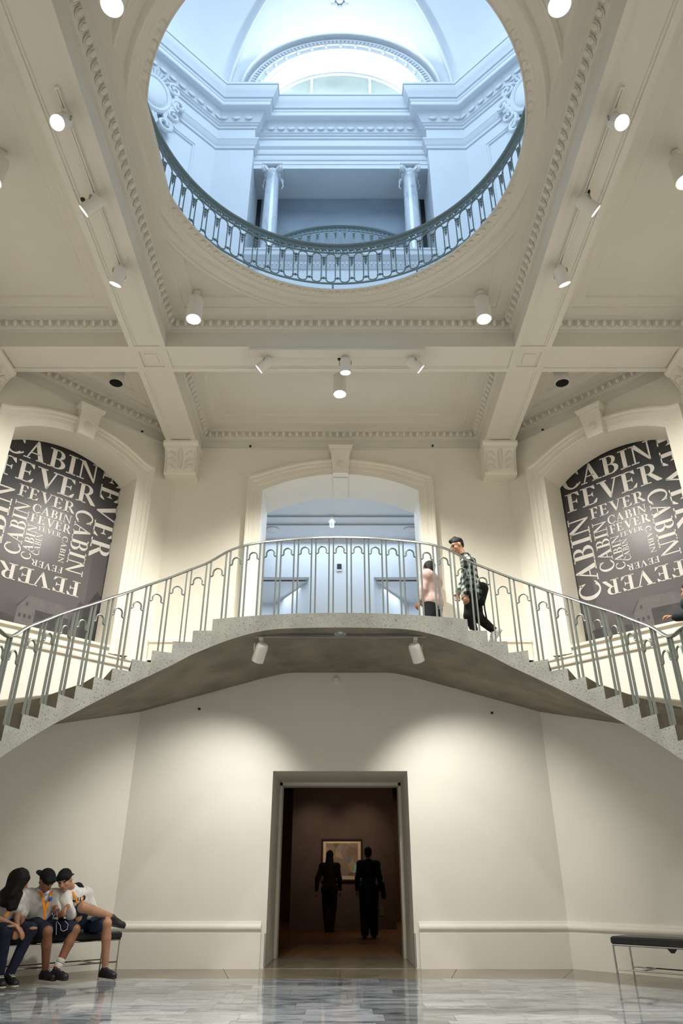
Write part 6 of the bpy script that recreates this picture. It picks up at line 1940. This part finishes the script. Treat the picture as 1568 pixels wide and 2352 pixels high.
# ---- standing helper
def standing(root, base, facing, hgt, skin, top_m, leg_m, vox=0.012, sleeve=0.95, wide=0.0, arms=None, head_fw=None, shoe_m=M_shoe, top_len=0.0, foot_gap=0.09, g_top=0.022, waist=0.108, hip_w=0.118):
    f = Vector(facing).normalized(); s = UPZ.cross(f)          # person's left
    b = Vector(base)
    k = hgt / 1.75
    A_ = lambda l, fw, z: b + s * l * k + f * fw * k + Vector((0, 0, z * k))
    J = dict(head=A_(0, 0.035, 1.635), neck=A_(0, -0.015, 1.455), shL=A_(0.185, -0.015, 1.405), shR=A_(-0.185, -0.015, 1.405), pel=A_(0, 0, 0.945),
             elL=A_(0.245, -0.03, 1.13), wrL=A_(0.255, 0.05, 0.90), elR=A_(-0.245, -0.03, 1.13), wrR=A_(-0.255, 0.05, 0.90),
             hipL=A_(0.09, 0, 0.90), knL=A_(0.092, 0.02, 0.50), anL=A_(foot_gap, -0.02, 0.095), hipR=A_(-0.09, 0, 0.90), knR=A_(-0.092, 0.02, 0.50), anR=A_(-foot_gap, -0.02, 0.095))
    if arms:
        for key, (l, fw, z) in arms.items():
            J[key] = A_(l, fw, z)
    hands = {}
    for sd, sg in (('L', 1), ('R', -1)):
        d = (Vector(J['wr' + sd]) - Vector(J['el' + sd])).normalized()
        hands[sd] = (d + f * 0.15, -s * sg, 25, 1 if sg > 0 else -1)
    pr, P, M3 = body_prims(J, f, head_fw or f, UPZ, hands, k)
    bd = skin_part('body', pr, skin, root, vox, 0.02)
    features(root, bd, P, M3, k)
    tp = torso_prims(J, f, g_top, waist=waist, hip=hip_w) + [part_limb(J['sh' + q_], J['el' + q_], 0, 1, 0.068, 0.058) for q_ in 'LR'] + [part_limb(J['el' + q_], J['wr' + q_], 0, sleeve, 0.058, 0.044) for q_ in 'LR']
    if top_len:
        tp += [('c', J['pel'], Vector(J['pel']) - Vector((0, 0, top_len)), 0.15, 0.165, tuple(f), 0.75)]
    tp_o = skin_part('top', tp, top_m, root, vox, 0.03, 0.0018)
    lg = []
    for q_ in 'LR':
        lg += [part_limb(J['hip' + q_], J['kn' + q_], 0, 1, 0.104 + wide, 0.076 + wide), part_limb(J['kn' + q_], J['an' + q_], 0, 0.98, 0.076 + wide, 0.056 + wide)]
    lg += [('c', J['hipL'], J['hipR'], 0.122, 0.122)]
    skin_part('trousers', lg, leg_m, root, vox, 0.025, 0.0012)
    for q_ in 'LR':
        shoe(root, J['an' + q_], f, shoe_m, shoe_m)
    return J, P, M3, s, f, k

# ---- visitors in the dark gallery, seen from behind
b = Vector((-0.27, 19.3, 0.003))
root = thing('person', 'dark silhouette of a visitor with long hair facing the gallery picture', 'person', b)
J, P, M3, s, f, k = standing(root, b, (0.1, 1, 0), 1.74, M_skin1, M_blk, M_blk, foot_gap=0.06, arms=dict(elL=(0.30, -0.03, 1.13), wrL=(0.33, 0.05, 0.88)), wide=0.004)
skin_part('hair', [('e', P(0, -0.02, 0.045), (0.088, 0.105, 0.092), M3), ('c', P(0, -0.07, 0.02), P(0, -0.10, -0.36), 0.085, 0.13, tuple(f), 0.5)], M_hair, root, 0.01, 0.03)
b = Vector((0.62, 17.45, 0.003))
root = thing('person', 'dark silhouette of a visitor with short hair and wide trousers in the gallery', 'person', b)
J, P, M3, s, f, k = standing(root, b, (-0.05, 1, 0), 1.75, M_skin1, M_navy, M_blk, wide=0.03, top_len=0.22, foot_gap=0.10)
skin_part('hair', [('e', P(0, -0.02, 0.040), (0.083, 0.100, 0.090), M3), ('e', P(0, -0.055, -0.02), (0.072, 0.052, 0.075), M3)], M_hair, root, 0.01, 0.02)
# shoulder bag at his side
bag = thing('shoulder_bag', 'dark shoulder bag hanging at the short haired visitor\'s hip', 'bag', b + Vector((0.33, 0.0, 0.85)))
skin_part('pouch', [('c', b + Vector((0.315, 0.02, 0.98)), b + Vector((0.325, 0.02, 0.80)), 0.075, 0.085, (1, 0, 0), 0.6)], M_navy, bag, 0.012, 0.02)
skin_part('strap', [('c', b + Vector((0.30, 0.02, 1.02)), b + Vector((0.215, 0.02, 1.46)), 0.014, 0.014)], M_navy, bag, 0.008, 0.01)

# ---- woman in pink on the landing
b = at_y(996, 1440, 11.0); b.z = Z_LAND
root = thing('person', 'woman in dusty pink sweater and black trousers walking on the landing', 'person', b)
J, P, M3, s, f, k = standing(root, b, (-0.85, 0.5, 0), 1.60, M_skin2, M_pink, M_blk, sleeve=0.9, hip_w=0.122, arms=dict(elL=(0.26, 0.05, 1.12), wrL=(0.25, 0.13, 0.93), shL=(0.195, -0.015, 1.40), shR=(-0.195, -0.015, 1.40)), wide=0.034, g_top=0.058)
skin_part('hair', [('e', P(0, -0.028, 0.042), (0.090, 0.104, 0.094), M3), ('e', P(0, -0.055, -0.03), (0.086, 0.065, 0.095), M3), ('c', P(-0.07, -0.01, 0.02), P(-0.075, -0.03, -0.07), 0.03, 0.03), ('c', P(0.07, -0.01, 0.02), P(0.075, -0.03, -0.07), 0.03, 0.03)], M_hair, root, 0.009, 0.025)

# ---- man in the checked shirt climbing the last steps
Yc = 9.74
def D(x, y, Y): return at_y(x, y, Y)
z1, z2_ = Z_LAND - RISE, Z_LAND - 2 * RISE
J = dict(head=D(1050, 1254, Yc), neck=D(1067, 1280, Yc), shL=D(1073, 1294, Yc - 0.15), shR=D(1076, 1290, Yc + 0.18), pel=D(1084, 1362, Yc),
         elL=D(1079, 1338, Yc - 0.19), wrL=D(1071, 1364, Yc - 0.18), elR=D(1066, 1335, Yc + 0.22), wrR=D(1052, 1362, Yc + 0.18),
         hipL=D(1083, 1366, Yc - 0.09), hipR=D(1087, 1366, Yc + 0.09))
J['knL'] = D(1077, 1415, Yc - 0.07); J['anL'] = Vector((J['knL'].x + 0.06, Yc - 0.06, z1 + 0.10))
J['knR'] = D(1098, 1418, Yc + 0.02); J['anR'] = D(1135, 1449, Yc - 0.06)
root = thing('person', 'man in black and grey checked shirt climbing the stair to the landing', 'person', (J['anL'].x, Yc, z1))
hf, hu = Vector((-0.90, -0.12, -0.40)), Vector((-0.35, 0, 0.94))
hands = {'L': (Vector((-0.1, 0, -1)), Vector((0, 1, 0)), 35, -1), 'R': (Vector((-0.2, 0, -1)), Vector((0, -1, 0)), 35, 1)}
pr, P, M3 = body_prims(J, (-1, 0, 0), hf, hu, hands, 1.0)
bd = skin_part('body', pr, M_skin3, root, 0.009, 0.018)
features(root, bd, P, M3)
tp = torso_prims(J, (-1, 0, 0), 0.044) + [('c', J['pel'] + Vector((0, 0, 0.08)), J['pel'] - Vector((0, 0, 0.02)), 0.165, 0.178, (-1, 0, 0), 0.95), part_limb(J['shL'], J['elL'], 0, 1, 0.072, 0.062), part_limb(J['elL'], J['wrL'], 0, 0.9, 0.062, 0.050), part_limb(J['shR'], J['elR'], 0, 1, 0.072, 0.062), part_limb(J['elR'], J['wrR'], 0, 0.9, 0.062, 0.050)]
skin_part('checked_shirt', tp, M_plaid, root, 0.009, 0.03, 0.0022)
lg = []
for q_ in 'LR':
    lg += [part_limb(J['hip' + q_], J['kn' + q_], 0, 1, 0.108, 0.080), part_limb(J['kn' + q_], J['an' + q_], 0, 0.96, 0.080, 0.054)]
lg += [('c', J['hipL'], J['hipR'], 0.118, 0.118)]
skin_part('trousers', lg, M_blk, root, 0.009, 0.025, 0.0012)
skin_part('hair', [('e', P(0, -0.022, 0.052), (0.083, 0.100, 0.082), M3), ('c', P(0, 0.060, 0.105), P(0, -0.02, 0.120), 0.034, 0.042), ('e', P(0, -0.062, 0.0), (0.070, 0.042, 0.060), M3)], M_hair, root, 0.008, 0.02, 0.0012)
gl_ = MB()
for sgn in (-1, 1):
    gl_.tube([P(sgn * 0.034 + 0.024 * math.cos(R(a)), 0.108, 0.006 + 0.019 * math.sin(R(a))) for a in range(0, 360, 30)], 0.0026, 5, closed=True)
    gl_.tube([P(sgn * 0.058, 0.106, 0.012), P(sgn * 0.083, 0.04, 0.012), P(sgn * 0.083, -0.01, 0.006)], 0.0026, 5)
gl_.tube([P(-0.010, 0.110, 0.010), P(0.010, 0.110, 0.010)], 0.0026, 5)
gl_.build('glasses', M_black, root)
shoe(root, J['anL'], (-1, 0, 0), M_wshoe, M_wshoe)
shoe(root, J['anR'] + Vector((0.0, 0, 0.0)), (-0.62, 0, -0.78), M_wshoe, M_sole, up=(-0.78, 0, 0.62))
bg = thing('waist_bag', 'black bag slung behind the checked shirt man with a hanging strap', 'bag', J['pel'] + Vector((0.2, 0, 0)))
skin_part('pouch', [('c', D(1106, 1352, Yc - 0.05), D(1103, 1382, Yc - 0.05), 0.10, 0.07)], M_blk, bg, 0.009, 0.02)
MB().tube([D(1110, 1372, Yc - 0.14), D(1113, 1400, Yc - 0.16), D(1118, 1425, Yc - 0.16), D(1123, 1436, Yc - 0.14)], 0.012, 6).build('strap', M_blk, bg)

# ---- visitor at the right picture edge reaching an arm forward
bz = Z_LAND - RISE * 9
b = Vector((4.60, 8.56, bz))
root = thing('person', 'visitor in charcoal jacket at the right picture edge, hand held out', 'person', b)
f = Vector((-0.55, 0.83, 0)).normalized(); s = UPZ.cross(f)
hd = at_plane(1524, 1416, (4.42, 8.9, 0), (0, 1, 0))
A_ = lambda l, fw, z: b + s * l + f * fw + Vector((0, 0, z))
el = at_plane(1584, 1412, (4.6, 8.72, 0), (0, 1, 0))
wr = at_plane(1548, 1416, (4.6, 8.84, 0), (0, 1, 0))
J = dict(head=A_(0, 0.02, 1.60), neck=A_(0, -0.02, 1.42), shL=A_(0.18, -0.02, 1.37), shR=A_(-0.18, -0.02, 1.37), pel=A_(0, 0, 0.92), elL=el, wrL=wr, elR=A_(-0.25, 0, 1.10), wrR=A_(-0.25, 0.08, 0.88),
         hipL=A_(0.09, 0, 0.88), knL=A_(0.09, 0.08, 0.50), anL=A_(0.09, 0.02, 0.10), hipR=A_(-0.09, 0, 0.88), knR=A_(-0.09, 0.03, 0.49), anR=A_(-0.09, -0.06, 0.10))
hands = {'L': (hd - wr, Vector((0, 0.3, -1)), 45, 1), 'R': (Vector((0, 0, -1)), -s, 30, -1)}
pr, P, M3 = body_prims(J, f, f, UPZ, hands, 1.0)
bd = skin_part('body', pr, M_skin1, root, 0.009, 0.018)
features(root, bd, P, M3)
tp = torso_prims(J, f, 0.030) + [part_limb(J['shL'], J['elL'], 0, 1, 0.070, 0.066), part_limb(J['elL'], J['wrL'], 0, 0.85, 0.082, 0.066), part_limb(J['shR'], J['elR'], 0, 1, 0.070, 0.062), part_limb(J['elR'], J['wrR'], 0, 0.9, 0.062, 0.050)]
skin_part('jacket', tp, M_charc, root, 0.009, 0.03, 0.002)
lg = []
for q_ in 'LR':
    lg += [part_limb(J['hip' + q_], J['kn' + q_], 0, 1, 0.106, 0.078), part_limb(J['kn' + q_], J['an' + q_], 0, 0.96, 0.078, 0.054)]
lg += [('c', J['hipL'], J['hipR'], 0.118, 0.118)]
skin_part('trousers', lg, M_blk, root, 0.010, 0.025)
skin_part('hair', [('e', P(0, -0.022, 0.045), (0.084, 0.100, 0.088), M3)], M_hair, root, 0.010, 0.02)
for q_ in 'LR':
    shoe(root, J['an' + q_], f, M_shoe, M_shoe)
